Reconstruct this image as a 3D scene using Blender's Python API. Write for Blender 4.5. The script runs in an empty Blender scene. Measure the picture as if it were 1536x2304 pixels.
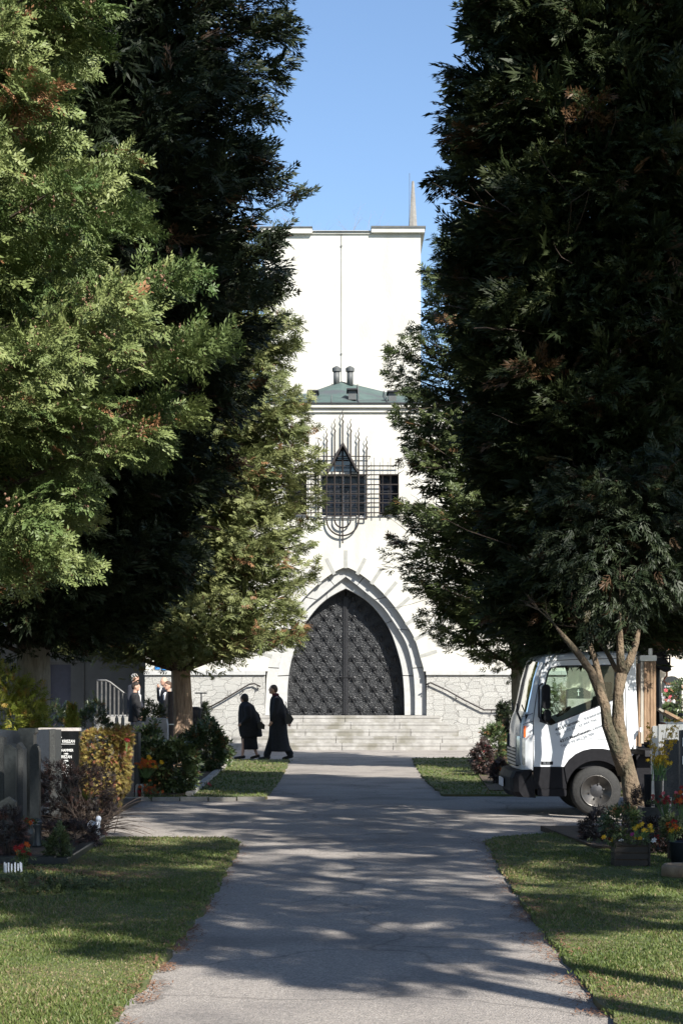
import bpy, math, random
import numpy as np
from mathutils import Vector, Matrix
from mathutils.geometry import tessellate_polygon
rnd = random.Random(7)
R = math.radians
SC = bpy.context.scene
COL = SC.collection
# ---------------------------------------------------------------- camera
EYE = 1.65
F = 4000.0
cam_d = bpy.data.cameras.new('camera'); cam = bpy.data.objects.new('camera', cam_d); COL.objects.link(cam)
cam.location = (0, 0, EYE); cam.rotation_euler = (R(90), 0, 0)
cam_d.sensor_fit = 'VERTICAL'; cam_d.sensor_height = 36; cam_d.lens = F/2304*36
cam_d.shift_y = 400/2304; cam_d.clip_end = 2000; cam_d.clip_start = 0.1
SC.camera = cam
# ---------------------------------------------------------------- light
AZ, EL = 35.0, 40.0
w = bpy.data.worlds.new('World'); SC.world = w; w.use_nodes = True
nt = w.node_tree; bg = nt.nodes['Background']
sky = nt.nodes.new('ShaderNodeTexSky'); sky.sky_type = 'NISHITA'; sky.sun_disc = False
sky.sun_elevation = R(EL); sky.sun_rotation = R(180-AZ); sky.air_density = 1.0; sky.dust_density = 0.5; sky.ozone_density = 3.5
nt.links.new(sky.outputs[0], bg.inputs[0]); bg.inputs[1].default_value = 0.10
sl = bpy.data.lights.new('sun', 'SUN'); so = bpy.data.objects.new('sun', sl); COL.objects.link(so)
sl.energy = 5.0; sl.angle = R(0.5); sl.color = (1, .95, .86)
sd = Vector((math.sin(R(AZ))*math.cos(R(EL)), -math.cos(R(AZ))*math.cos(R(EL)), math.sin(R(EL))))
so.rotation_euler = sd.to_track_quat('Z', 'Y').to_euler(); so.location = (20, -20, 40)
SC.view_settings.view_transform = 'Standard'; SC.view_settings.look = 'None'
SC.view_settings.exposure = 1.0; SC.view_settings.gamma = 1; SC.view_settings.use_curve_mapping = False
# ---------------------------------------------------------------- materials
def nn(t, k, **kw):
    n = t.nodes.new('ShaderNode'+k)
    for a, b in kw.items(): setattr(n, a, b)
    return n
def mat(name, c1, c2=None, scale=5, rough=.7, metal=0, bump=0, bscale=None, c3=None, s3=1, spec=.5, stretch=None, coat=0):
    m = bpy.data.materials.new(name); m.use_nodes = True; t = m.node_tree; b = t.nodes['Principled BSDF']
    b.inputs['Roughness'].default_value = rough; b.inputs['Metallic'].default_value = metal
    b.inputs['Specular IOR Level'].default_value = spec
    if coat: b.inputs['Coat Weight'].default_value = coat; b.inputs['Coat Roughness'].default_value = .08
    tc = nn(t, 'TexCoord'); src = tc.outputs['Object']
    if stretch:
        mp = nn(t, 'Mapping'); mp.inputs['Scale'].default_value = stretch; t.links.new(src, mp.inputs[0]); src = mp.outputs[0]
    if c2 is None: b.inputs['Base Color'].default_value = (*c1, 1)
    else:
        n = nn(t, 'TexNoise'); n.inputs['Scale'].default_value = scale; n.inputs['Detail'].default_value = 6; n.inputs['Roughness'].default_value = .65
        t.links.new(src, n.inputs['Vector'])
        r = nn(t, 'ValToRGB'); r.color_ramp.elements[0].position = .33; r.color_ramp.elements[1].position = .67
        r.color_ramp.elements[0].color = (*c1, 1); r.color_ramp.elements[1].color = (*c2, 1)
        t.links.new(n.outputs[0], r.inputs[0]); out = r.outputs[0]
        if c3:
            n3 = nn(t, 'TexNoise'); n3.inputs['Scale'].default_value = s3; n3.inputs['Detail'].default_value = 4; t.links.new(src, n3.inputs['Vector'])
            r3 = nn(t, 'ValToRGB'); r3.color_ramp.elements[0].position = .48; r3.color_ramp.elements[1].position = .66
            t.links.new(n3.outputs[0], r3.inputs[0])
            mx = nn(t, 'MixRGB'); t.links.new(r3.outputs[0], mx.inputs[0]); t.links.new(out, mx.inputs[1]); mx.inputs[2].default_value = (*c3, 1); out = mx.outputs[0]
        t.links.new(out, b.inputs['Base Color'])
    if bump:
        n2 = nn(t, 'TexNoise'); n2.inputs['Scale'].default_value = bscale or scale*3; n2.inputs['Detail'].default_value = 5
        t.links.new(src, n2.inputs['Vector'])
        bp = nn(t, 'Bump'); bp.inputs['Strength'].default_value = min(1, bump); bp.inputs['Distance'].default_value = .02*max(1, bump)
        t.links.new(n2.outputs[0], bp.inputs['Height']); t.links.new(bp.outputs[0], b.inputs['Normal'])
    return m
def leafmat(name, a, b_, brown=None, bf=.94, trans=.25, rough=.55):
    """leaf colour chosen by the per-leaf 'tint' value (random per spray); above bf the spray is dead/brown"""
    m = bpy.data.materials.new(name); m.use_nodes = True; t = m.node_tree; b = t.nodes['Principled BSDF']; o = t.nodes['Material Output']
    at = nn(t, 'Attribute'); at.attribute_name = 'tint'
    r = nn(t, 'ValToRGB'); e = r.color_ramp.elements; e[0].color = (*a, 1); e[0].position = 0; e[1].color = (*b_, 1); e[1].position = bf-.02
    if brown: x = e.new(bf+.01); x.color = (*brown, 1)
    t.links.new(at.outputs['Fac'], r.inputs[0])
    t.links.new(r.outputs[0], b.inputs['Base Color']); b.inputs['Roughness'].default_value = rough; b.inputs['Specular IOR Level'].default_value = .35
    tr = nn(t, 'BsdfTranslucent'); t.links.new(r.outputs[0], tr.inputs[0])
    mx = nn(t, 'MixShader'); mx.inputs[0].default_value = trans; t.links.new(b.outputs[0], mx.inputs[1]); t.links.new(tr.outputs[0], mx.inputs[2])
    t.links.new(mx.outputs[0], o.inputs[0]); return m
def asphaltmat():
    m = mat('asphalt', (.215, .195, .18), (.39, .36, .33), 60, .92, bump=.9, bscale=90, c3=(.20, .185, .175), s3=.8)
    t = m.node_tree; b = t.nodes['Principled BSDF']; src = b.inputs['Base Color'].links[0].from_socket
    tc = nn(t, 'TexCoord'); wn = nn(t, 'TexNoise'); wn.inputs['Scale'].default_value = 1.1; wn.inputs['Detail'].default_value = 5; t.links.new(tc.outputs['Object'], wn.inputs[0])
    ad = nn(t, 'MixRGB', blend_type='ADD'); ad.inputs[0].default_value = .9; t.links.new(tc.outputs['Object'], ad.inputs[1]); t.links.new(wn.outputs['Color'], ad.inputs[2])
    v = nn(t, 'TexVoronoi', feature='DISTANCE_TO_EDGE'); v.inputs['Scale'].default_value = .42; t.links.new(ad.outputs[0], v.inputs['Vector'])
    r = nn(t, 'ValToRGB'); r.color_ramp.elements[0].position = .003; r.color_ramp.elements[1].position = .010; r.color_ramp.elements[0].color = (.45, .45, .45, 1); t.links.new(v.outputs['Distance'], r.inputs[0])
    mx = nn(t, 'MixRGB', blend_type='MULTIPLY'); mx.inputs[0].default_value = .55; t.links.new(src, mx.inputs[1]); t.links.new(r.outputs[0], mx.inputs[2])
    s2 = nn(t, 'TexVoronoi'); s2.inputs['Scale'].default_value = 55; t.links.new(tc.outputs['Object'], s2.inputs['Vector'])
    r2 = nn(t, 'ValToRGB'); r2.color_ramp.elements[0].position = .0; r2.color_ramp.elements[1].position = 1; r2.color_ramp.elements[0].color = (.75, .75, .75, 1); r2.color_ramp.elements[1].color = (1.25, 1.22, 1.2, 1); bw = nn(t, 'RGBToBW'); t.links.new(s2.outputs['Color'], bw.inputs[0]); t.links.new(bw.outputs[0], r2.inputs[0])
    m2 = nn(t, 'MixRGB', blend_type='MULTIPLY'); m2.inputs[0].default_value = 1; t.links.new(mx.outputs[0], m2.inputs[1]); t.links.new(r2.outputs[0], m2.inputs[2]); t.links.new(m2.outputs[0], b.inputs['Base Color']); return m
M = {}
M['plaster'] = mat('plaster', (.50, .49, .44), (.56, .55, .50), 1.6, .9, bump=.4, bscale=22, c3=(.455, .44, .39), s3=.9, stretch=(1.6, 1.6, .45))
M['plaster_shade'] = mat('plaster_shade', (.095, .105, .12), (.125, .14, .155), 1.5, .9, bump=.2, bscale=30)  # annex plaster, its shade put into the dark bluish colour
M['arch_stone'] = mat('arch_stone', (.37, .375, .37), (.45, .45, .44), 6, .85, bump=.3, bscale=60)
M['ray_stone'] = mat('ray_stone', (.27, .27, .25), (.34, .34, .32), 8, .85)
M['step'] = mat('step_granite', (.25, .24, .225), (.38, .37, .35), 5, .85, bump=.3, c3=(.19, .18, .15), s3=1.9, bscale=40)
M['copper'] = mat('copper_patina', (.042, .072, .066), (.078, .122, .108), 2.5, .7, c3=(.06, .07, .075), s3=1.2)
M['lead'] = mat('lead_grey', (.06, .065, .065), (.10, .105, .105), 5, .55)
M['iron'] = mat('wrought_iron', (.014, .011, .01), (.03, .022, .02), 10, .6)
M['door'] = mat('door_metal', (.018, .019, .021), (.048, .05, .053), 9, .33, metal=.45, bump=1.2, bscale=28)
M['door_rib'] = mat('door_rib_metal', (.028, .029, .032), (.055, .055, .06), 20, .38, metal=.5)
M['asphalt'] = asphaltmat()
M['kerb'] = mat('kerb_stone', (.25, .23, .2), (.38, .36, .33), 8, .9, bump=.3)
M['turf'] = mat('turf_soil', (.06, .085, .025), (.11, .12, .04), 12, .95, bump=.6, bscale=60, c3=(.13, .105, .05), s3=2.2)
M['soil'] = mat('soil', (.05, .035, .022), (.10, .07, .045), 14, .95, bump=1, bscale=40)
M['field'] = mat('field', (.05, .08, .03), (.09, .11, .04), 1.2, .95)
M['bark_red'] = mat('fir_bark', (.19, .125, .085), (.42, .30, .215), 9, .95, bump=2.5, bscale=14, stretch=(1.6, 1.6, .22))
M['bark_grey'] = mat('grey_bark', (.16, .14, .11), (.30, .27, .22), 12, .95, bump=2.5, bscale=16, stretch=(1, 1, .3))
M['bark_smooth'] = mat('smooth_bark', (.10, .072, .046), (.21, .155, .10), 9, .85, bump=2.5, bscale=30, c3=(.065, .06, .035), s3=5, stretch=(1, 1, .6))
M['twig'] = mat('twig_bark', (.20, .14, .09), (.32, .24, .16), 20, .9)
M['dark_twig'] = mat('dark_twig', (.05, .035, .028), (.09, .065, .05), 20, .9)
M['leaf_near'] = leafmat('leaf_near', (.058, .106, .029), (.215, .252, .09), (.27, .135, .065), .93, .15)
M['leaf_far'] = leafmat('leaf_far', (.08, .108, .034), (.22, .235, .095), (.24, .13, .065), .94, .2)
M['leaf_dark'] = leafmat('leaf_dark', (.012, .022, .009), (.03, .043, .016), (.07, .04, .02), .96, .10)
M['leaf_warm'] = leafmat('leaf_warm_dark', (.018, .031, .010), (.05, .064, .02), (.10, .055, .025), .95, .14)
M['leaf_rf'] = leafmat('leaf_right', (.035, .058, .02), (.10, .125, .042), (.16, .09, .04), .94, .18)
M['leaf_rhodo'] = leafmat('leaf_evergreen_shrub', (.03, .055, .02), (.09, .12, .045), (.22, .12, .06), .93, .08, .3)
M['leaf_yellow'] = leafmat('leaf_yellow_green', (.12, .16, .02), (.26, .27, .05), (.3, .2, .05), .93, .25)
M['leaf_rust'] = leafmat('leaf_rusty_hedge', (.12, .09, .03), (.28, .22, .05), (.25, .09, .05), .85, .2)
M['leaf_box'] = leafmat('leaf_box', (.04, .06, .02), (.09, .11, .04), None, .9, .1)
M['leaf_heather'] = leafmat('leaf_heather', (.022, .017, .016), (.05, .034, .03), (.10, .05, .04), .85, .1)
M['grass'] = leafmat('grass_blade', (.06, .10, .022), (.15, .18, .05), (.27, .22, .12), .9, .25)
M['needles'] = mat('fallen_needles', (.13, .065, .035), (.24, .125, .07), 30, .9)
M['white_paint'] = mat('white_paint', (.74, .77, .80), (.78, .80, .83), 3, .25, coat=.5)
M['black_plastic'] = mat('black_plastic', (.007, .007, .009), (.013, .013, .016), 20, .6, spec=.2)
M['rubber'] = mat('rubber', (.018, .018, .018), (.03, .03, .03), 20, .8, bump=.3)
M['rim'] = mat('rim_steel', (.13, .125, .12), (.24, .23, .22), 9, .35, metal=.8)
M['dark_rim'] = mat('dark_rim', (.05, .05, .055), (.08, .08, .085), 9, .4, metal=.6)
M['seam'] = mat('seam_dark', (.03, .03, .035), rough=.8)
M['amber'] = mat('amber_lens', (.75, .13, .02), rough=.2)
M['lens'] = mat('headlight_lens', (.35, .38, .42), (.6, .62, .65), 30, .12, metal=.6)
M['alu'] = mat('aluminium', (.48, .49, .5), (.6, .6, .6), 9, .35, metal=.8)
M['plank'] = mat('plank_wood', (.20, .125, .075), (.36, .24, .15), 10, .8, stretch=(6, 6, .6), bump=.4)
M['pale_plank'] = mat('pale_plank_wood', (.36, .33, .28), (.46, .42, .36), 10, .8, stretch=(6, 6, .6))
M['seat'] = mat('seat_fabric', (.03, .03, .035), (.05, .05, .055), 30, .9)
M['granite'] = mat('granite', (.12, .10, .09), (.36, .31, .28), 60, .6, c3=(.2, .17, .16), s3=30)
M['granite_grey'] = mat('granite_grey', (.022, .024, .025), (.065, .068, .066), 60, .6)
M['pale_stone'] = mat('pale_stone', (.36, .33, .32), (.50, .47, .46), 8, .85, bump=.3, c3=(.25, .24, .2), s3=4)
M['spire_stone'] = mat('spire_stone', (.19, .18, .165), (.27, .26, .24), 9, .9)
M['dark_stone'] = mat('dark_stone', (.015, .018, .02), (.035, .04, .042), 30, .35)
M['blue_stone'] = mat('blue_grey_stone', (.011, .015, .022), (.024, .031, .042), 40, .5)
M['black_stone'] = mat('black_polished_stone', (.008, .009, .01), rough=.15)
M['letter_white'] = mat('letter_white', (.75, .76, .76), rough=.6)
M['letter_grey'] = mat('letter_grey', (.05, .055, .065), rough=.6)
M['letter_soft'] = mat('letter_soft_grey', (.26, .28, .31), rough=.6)
M['skin'] = mat('skin', (.50, .29, .21), (.56, .34, .25), 20, .6)
M['black_cloth'] = mat('black_cloth', (.010, .010, .012), (.02, .02, .022), 30, .95)
M['navy_cloth'] = mat('navy_cloth', (.012, .014, .022), (.022, .024, .034), 30, .95)
M['grey_cloth'] = mat('grey_cloth', (.05, .05, .065), (.08, .08, .10), 30, .95)
M['scarf'] = mat('wine_scarf', (.09, .015, .02), rough=.9)
M['shirt'] = mat('white_shirt', (.7, .7, .7), rough=.8)
M['hair_dark'] = mat('hair_dark', (.02, .014, .01), (.04, .028, .02), 40, .7)
M['hair_brown'] = mat('hair_brown', (.05, .03, .02), (.09, .055, .035), 40, .7)
M['hair_white'] = mat('hair_white', (.30, .29, .28), (.42, .41, .39), 40, .8)
M['leather'] = mat('black_leather', (.012, .011, .011), rough=.4)
M['sign_blue'] = mat('sign_blue', (.03, .20, .55), rough=.4)
M['slate'] = mat('slate_roof', (.06, .07, .09), (.1, .115, .14), 6, .5)
M['blue_door'] = mat('blue_grey_door', (.06, .07, .11), (.08, .09, .14), 4, .6)
M['galv'] = mat('galvanised_steel', (.09, .09, .09), (.15, .145, .14), 8, .5, metal=.3)
M['tile_red'] = mat('red_tile', (.30, .12, .07), (.42, .19, .11), 8, .85)
M['cream'] = mat('cream_render', (.62, .57, .49), (.70, .66, .58), 2, .9)
M['petal_red'] = mat('petal_red', (.28, .015, .02), rough=.6); M['petal_yellow'] = mat('petal_yellow', (.55, .36, .02), rough=.6)
M['petal_pink'] = mat('petal_pink', (.70, .16, .20), rough=.6); M['petal_white'] = mat('petal_white', (.7, .7, .75), rough=.6)
M['petal_orange'] = mat('petal_orange', (.50, .11, .02), rough=.6); M['petal_purple'] = mat('petal_purple', (.30, .03, .20), rough=.6)
M['stem'] = mat('stem_green', (.07, .14, .04), (.12, .2, .06), 20, .7)
M['crate_dark'] = mat('dark_crate_wood', (.018, .014, .012), (.035, .028, .022), 14, .7, stretch=(2, 2, 8))
M['terracotta'] = mat('terracotta', (.22, .08, .05), (.3, .12, .08), 12, .85)
M['tin'] = mat('tin_vase', (.22, .22, .21), (.38, .37, .35), 12, .35, metal=.7, bump=.6, bscale=40)
M['lantern_red'] = mat('lantern_red', (.4, .02, .02), rough=.25)
M['porcelain'] = mat('white_porcelain', (.62, .66, .74), rough=.35)
M['log'] = mat('log_ring', (.16, .11, .07), (.27, .2, .13), 12, .9)
M['win_frame'] = mat('window_frame_white', (.6, .58, .55), rough=.6)
M['curtain'] = mat('curtain_dark', (.03, .032, .05), (.10, .10, .13), 14, .9)
def glassmat(name, tint, fac):
    m = bpy.data.materials.new(name); m.use_nodes = True; t = m.node_tree; o = t.nodes['Material Output']; t.nodes.remove(t.nodes['Principled BSDF'])
    tr = nn(t, 'BsdfTransparent'); tr.inputs[0].default_value = (*tint, 1); g = nn(t, 'BsdfGlossy'); g.inputs['Roughness'].default_value = .02
    lw = nn(t, 'LayerWeight'); lw.inputs[0].default_value = fac
    mx = nn(t, 'MixShader'); t.links.new(lw.outputs['Fresnel'], mx.inputs[0]); t.links.new(tr.outputs[0], mx.inputs[1]); t.links.new(g.outputs[0], mx.inputs[2]); t.links.new(mx.outputs[0], o.inputs[0]); return m
M['glass'] = glassmat('clear_glass', (.86, .92, .88), .35)
M['dark_glass'] = mat('dark_glass', (.006, .008, .014), rough=.12, spec=.3)
M['blue_glass'] = mat('blue_glass', (.05, .085, .12), rough=.12, spec=.9)
def rubblemat():
    m = bpy.data.materials.new('rubble_masonry'); m.use_nodes = True; t = m.node_tree; b = t.nodes['Principled BSDF']; b.inputs['Roughness'].default_value = .9
    tc = nn(t, 'TexCoord'); mp = nn(t, 'Mapping'); mp.inputs['Scale'].default_value = (.95, 1, 1.7); t.links.new(tc.outputs['Object'], mp.inputs[0])
    wn = nn(t, 'TexNoise'); wn.inputs['Scale'].default_value = 1.6; wn.inputs['Detail'].default_value = 3; t.links.new(mp.outputs[0], wn.inputs['Vector'])
    ad = nn(t, 'MixRGB', blend_type='ADD'); ad.inputs[0].default_value = .22; t.links.new(mp.outputs[0], ad.inputs[1]); t.links.new(wn.outputs['Color'], ad.inputs[2])
    def vor(f): v_ = nn(t, 'TexVoronoi', feature=f, distance='CHEBYCHEV'); v_.inputs['Scale'].default_value = 3.1; v_.inputs['Randomness'].default_value = .8; t.links.new(ad.outputs[0], v_.inputs['Vector']); return v_
    vc = vor('F1'); v2 = vor('F2'); v = nn(t, 'Math', operation='SUBTRACT'); t.links.new(v2.outputs['Distance'], v.inputs[0]); t.links.new(vc.outputs['Distance'], v.inputs[1])
    n = nn(t, 'TexNoise'); n.inputs['Scale'].default_value = 38; n.inputs['Detail'].default_value = 6; t.links.new(tc.outputs['Object'], n.inputs['Vector'])
    r = nn(t, 'ValToRGB'); r.color_ramp.elements[0].position = .36; r.color_ramp.elements[1].position = .6
    r.color_ramp.elements[0].color = (.26, .255, .24, 1); r.color_ramp.elements[1].color = (.47, .465, .44, 1); t.links.new(n.outputs[0], r.inputs[0])
    hs = nn(t, 'MixRGB', blend_type='MULTIPLY'); hs.inputs[0].default_value = .16; bwc = nn(t, 'RGBToBW'); t.links.new(vc.outputs['Color'], bwc.inputs[0]); t.links.new(r.outputs[0], hs.inputs[1]); t.links.new(bwc.outputs[0], hs.inputs[2])
    jr = nn(t, 'ValToRGB'); jr.color_ramp.elements[0].position = .005; jr.color_ramp.elements[1].position = .035; t.links.new(v.outputs[0], jr.inputs[0])
    mx = nn(t, 'MixRGB'); t.links.new(jr.outputs[0], mx.inputs[0]); mx.inputs[1].default_value = (.33, .32, .295, 1); t.links.new(hs.outputs[0], mx.inputs[2])
    t.links.new(mx.outputs[0], b.inputs['Base Color'])
    ma = nn(t, 'MixRGB', blend_type='ADD'); ma.inputs[0].default_value = .5; t.links.new(jr.outputs[0], ma.inputs[1]); t.links.new(n.outputs[0], ma.inputs[2])
    bp = nn(t, 'Bump'); bp.inputs['Strength'].default_value = .8; bp.inputs['Distance'].default_value = .035; t.links.new(ma.outputs[0], bp.inputs['Height']); t.links.new(bp.outputs[0], b.inputs['Normal'])
    return m
M['rubble'] = rubblemat()
# ---------------------------------------------------------------- helpers
def at(px, D): return (px-768)*D/F
def zt(py, D): return EYE+(1552-py)*D/F
def gd(px, py): D = F*EYE/(py-1552); return ((px-768)*D/F, D)
def tag(o, label=None, cat=None, group=None, kind=None):
    if label: o['label'] = label
    if cat: o['category'] = cat
    if group: o['group'] = group
    if kind: o['kind'] = kind
    return o
def thing(name, label, cat, loc=(0, 0, 0), group=None, rz=0):
    o = bpy.data.objects.new(name, None); COL.objects.link(o); o.location = loc; o.rotation_euler = (0, 0, rz); o.empty_display_size = .1
    return tag(o, label, cat, group)
def link(name, me, m, parent=None, loc=None):
    if m: me.materials.append(M[m] if isinstance(m, str) else m)
    o = bpy.data.objects.new(name, me); COL.objects.link(o)
    if parent: o.parent = parent
    if loc: o.location = loc
    return o
class MB:
    def __init__(s): s.v = []; s.f = []
    def add(s, vs, fs):
        b = len(s.v); s.v += [tuple(v) for v in vs]; s.f += [tuple(i+b for i in f) for f in fs]; return s
    def box(s, x0, x1, y0, y1, z0, z1, bev=0):
        if bev:
            b = bev; return s.prism([(x0+b, z0), (x1-b, z0), (x1, z0+b), (x1, z1-b), (x1-b, z1), (x0+b, z1), (x0, z1-b), (x0, z0+b)], y0, y1)
        return s.add([(x0, y0, z0), (x1, y0, z0), (x1, y1, z0), (x0, y1, z0), (x0, y0, z1), (x1, y0, z1), (x1, y1, z1), (x0, y1, z1)],
                     [(0, 3, 2, 1), (4, 5, 6, 7), (0, 1, 5, 4), (1, 2, 6, 5), (2, 3, 7, 6), (3, 0, 4, 7)])
    def prism(s, poly, y0, y1):          # poly in x,z ; extruded in y
        n = len(poly); tr = tessellate_polygon([[Vector((p[0], p[1], 0)) for p in poly]])
        vs = [(x, y0, z) for x, z in poly]+[(x, y1, z) for x, z in poly]
        fs = [tuple(t) for t in tr]+[tuple(i+n for i in reversed(t)) for t in tr]+[(i, (i+1) % n, (i+1) % n+n, i+n) for i in range(n)]
        return s.add(vs, fs)
    def slab(s, poly, z0, z1):           # poly in x,y ; extruded in z
        n = len(poly); tr = tessellate_polygon([[Vector((p[0], p[1], 0)) for p in poly]])
        vs = [(x, y, z0) for x, y in poly]+[(x, y, z1) for x, y in poly]
        fs = [tuple(reversed(t)) for t in tr]+[tuple(i+n for i in t) for t in tr]+[(i, (i+1) % n, (i+1) % n+n, i+n) for i in range(n)]
        return s.add(vs, fs)
    def holes(s, outer, holes, y0, y1, back=True):   # plate in xz with holes, with reveals
        loops = [outer]+holes; al = [p for l in loops for p in l]; n = len(al)
        tr = tessellate_polygon([[Vector((p[0], p[1], 0)) for p in l] for l in loops])
        vs = [(x, y0, z) for x, z in al]+[(x, y1, z) for x, z in al]
        fs = [tuple(t) for t in tr]
        if back: fs += [tuple(i+n for i in reversed(t)) for t in tr]
        b = 0
        for l in loops:
            k = len(l)
            for i in range(k): fs.append((b+i, b+(i+1) % k, b+(i+1) % k+n, b+i+n))
            b += k
        return s.add(vs, fs)
    def tube(s, pts, rad, n=8, cap=True):
        pts = [Vector(p) for p in pts]; k = len(pts)
        if not isinstance(rad, (list, tuple)): rad = [rad]*k
        vs = []; u = None
        for i, p in enumerate(pts):
            d = (pts[min(i+1, k-1)]-pts[max(i-1, 0)])
            if d.length < 1e-9: d = Vector((0, 0, 1))
            d.normalize()
            if u is None: u = d.orthogonal().normalized()
            else:
                u = (u-d*u.dot(d)); u = u.normalized() if u.length > 1e-6 else d.orthogonal().normalized()
            v = d.cross(u)
            for j in range(n):
                a = 2*math.pi*j/n; vs.append(p+(u*math.cos(a)+v*math.sin(a))*rad[i])
        fs = [(i*n+j, i*n+(j+1) % n, (i+1)*n+(j+1) % n, (i+1)*n+j) for i in range(k-1) for j in range(n)]
        if cap: fs += [tuple(range(n-1, -1, -1)), tuple((k-1)*n+j for j in range(n))]
        return s.add(vs, fs)
    def lathe(s, prof, c=(0, 0, 0), n=20, axis='z'):   # prof: (r, h)
        vs = []
        for r, h in prof:
            for j in range(n):
                a = 2*math.pi*j/n; x, y = r*math.cos(a), r*math.sin(a)
                vs.append((c[0]+x, c[1]+y, c[2]+h) if axis == 'z' else (c[0]+x, c[1]+h, c[2]+y))
        k = len(prof)
        fs = [(i*n+j, i*n+(j+1) % n, (i+1)*n+(j+1) % n, (i+1)*n+j) for i in range(k-1) for j in range(n)]
        fs += [tuple(range(n-1, -1, -1)), tuple((k-1)*n+j for j in range(n))]
        return s.add(vs, fs)
    def ell(s, c, r, n=12, m=8):
        vs = [(c[0], c[1], c[2]-r[2])]
        for i in range(1, m):
            b = -math.pi/2+math.pi*i/m
            for j in range(n):
                a = 2*math.pi*j/n; vs.append((c[0]+r[0]*math.cos(b)*math.cos(a), c[1]+r[1]*math.cos(b)*math.sin(a), c[2]+r[2]*math.sin(b)))
        vs.append((c[0], c[1], c[2]+r[2])); t = len(vs)-1
        fs = [(0, 1+(j+1) % n, 1+j) for j in range(n)]
        fs += [(1+i*n+j, 1+i*n+(j+1) % n, 1+(i+1)*n+(j+1) % n, 1+(i+1)*n+j) for i in range(m-2) for j in range(n)]
        fs += [(1+(m-2)*n+j, 1+(m-2)*n+(j+1) % n, t) for j in range(n)]
        return s.add(vs, fs)
    def cap(s, p0, p1, r0, r1, n=10):     # tapered capsule with round ends
        p0 = Vector(p0); p1 = Vector(p1); d = p1-p0; L = d.length or 1e-5; d = d/L
        pts = []; rr = []
        for a in (80, 55, 28, 0): pts.append(p0-d*r0*math.sin(R(a))); rr.append(r0*math.cos(R(a)))
        for a in (0, 28, 55, 80): pts.append(p1+d*r1*math.sin(R(a))); rr.append(r1*math.cos(R(a)))
        return s.tube(pts, rr, n)
    def loft(s, secs, n=18):              # secs: (cx,cy,z,rx,ry)
        vs = []
        for cx, cy, z, rx, ry in secs:
            for j in range(n):
                a = 2*math.pi*j/n; vs.append((cx+rx*math.cos(a), cy+ry*math.sin(a), z))
        k = len(secs)
        fs = [(i*n+j, i*n+(j+1) % n, (i+1)*n+(j+1) % n, (i+1)*n+j) for i in range(k-1) for j in range(n)]
        fs += [tuple(range(n-1, -1, -1)), tuple((k-1)*n+j for j in range(n))]
        return s.add(vs, fs)
    def build(s, name, m, parent=None, smooth=False, loc=None):
        me = bpy.data.meshes.new(name); me.from_pydata(s.v, [], s.f); me.validate()
        import bmesh
        bm = bmesh.new(); bm.from_mesh(me); bmesh.ops.recalc_face_normals(bm, faces=bm.faces); bm.to_mesh(me); bm.free()
        if smooth: me.polygons.foreach_set('use_smooth', [True]*len(me.polygons))
        return link(name, me, m, parent, loc)
def text(body, size, m, parent, loc, rot=(R(90), 0, 0), name='lettering', align='LEFT', ext=.002, bold=0, sx=1):
    c = bpy.data.curves.new(name, 'FONT'); c.body = body; c.size = size; c.extrude = ext; c.align_x = align; c.offset = bold
    t_ = bpy.data.objects.new(name, c); COL.objects.link(t_); bpy.context.view_layer.update()
    me = bpy.data.meshes.new_from_object(t_.evaluated_get(bpy.context.evaluated_depsgraph_get())); bpy.data.objects.remove(t_); me.name = name
    me.materials.clear(); o = link(name, me, m, parent, loc); o.rotation_euler = rot; o.scale = (sx, 1, 1); return o
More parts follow.
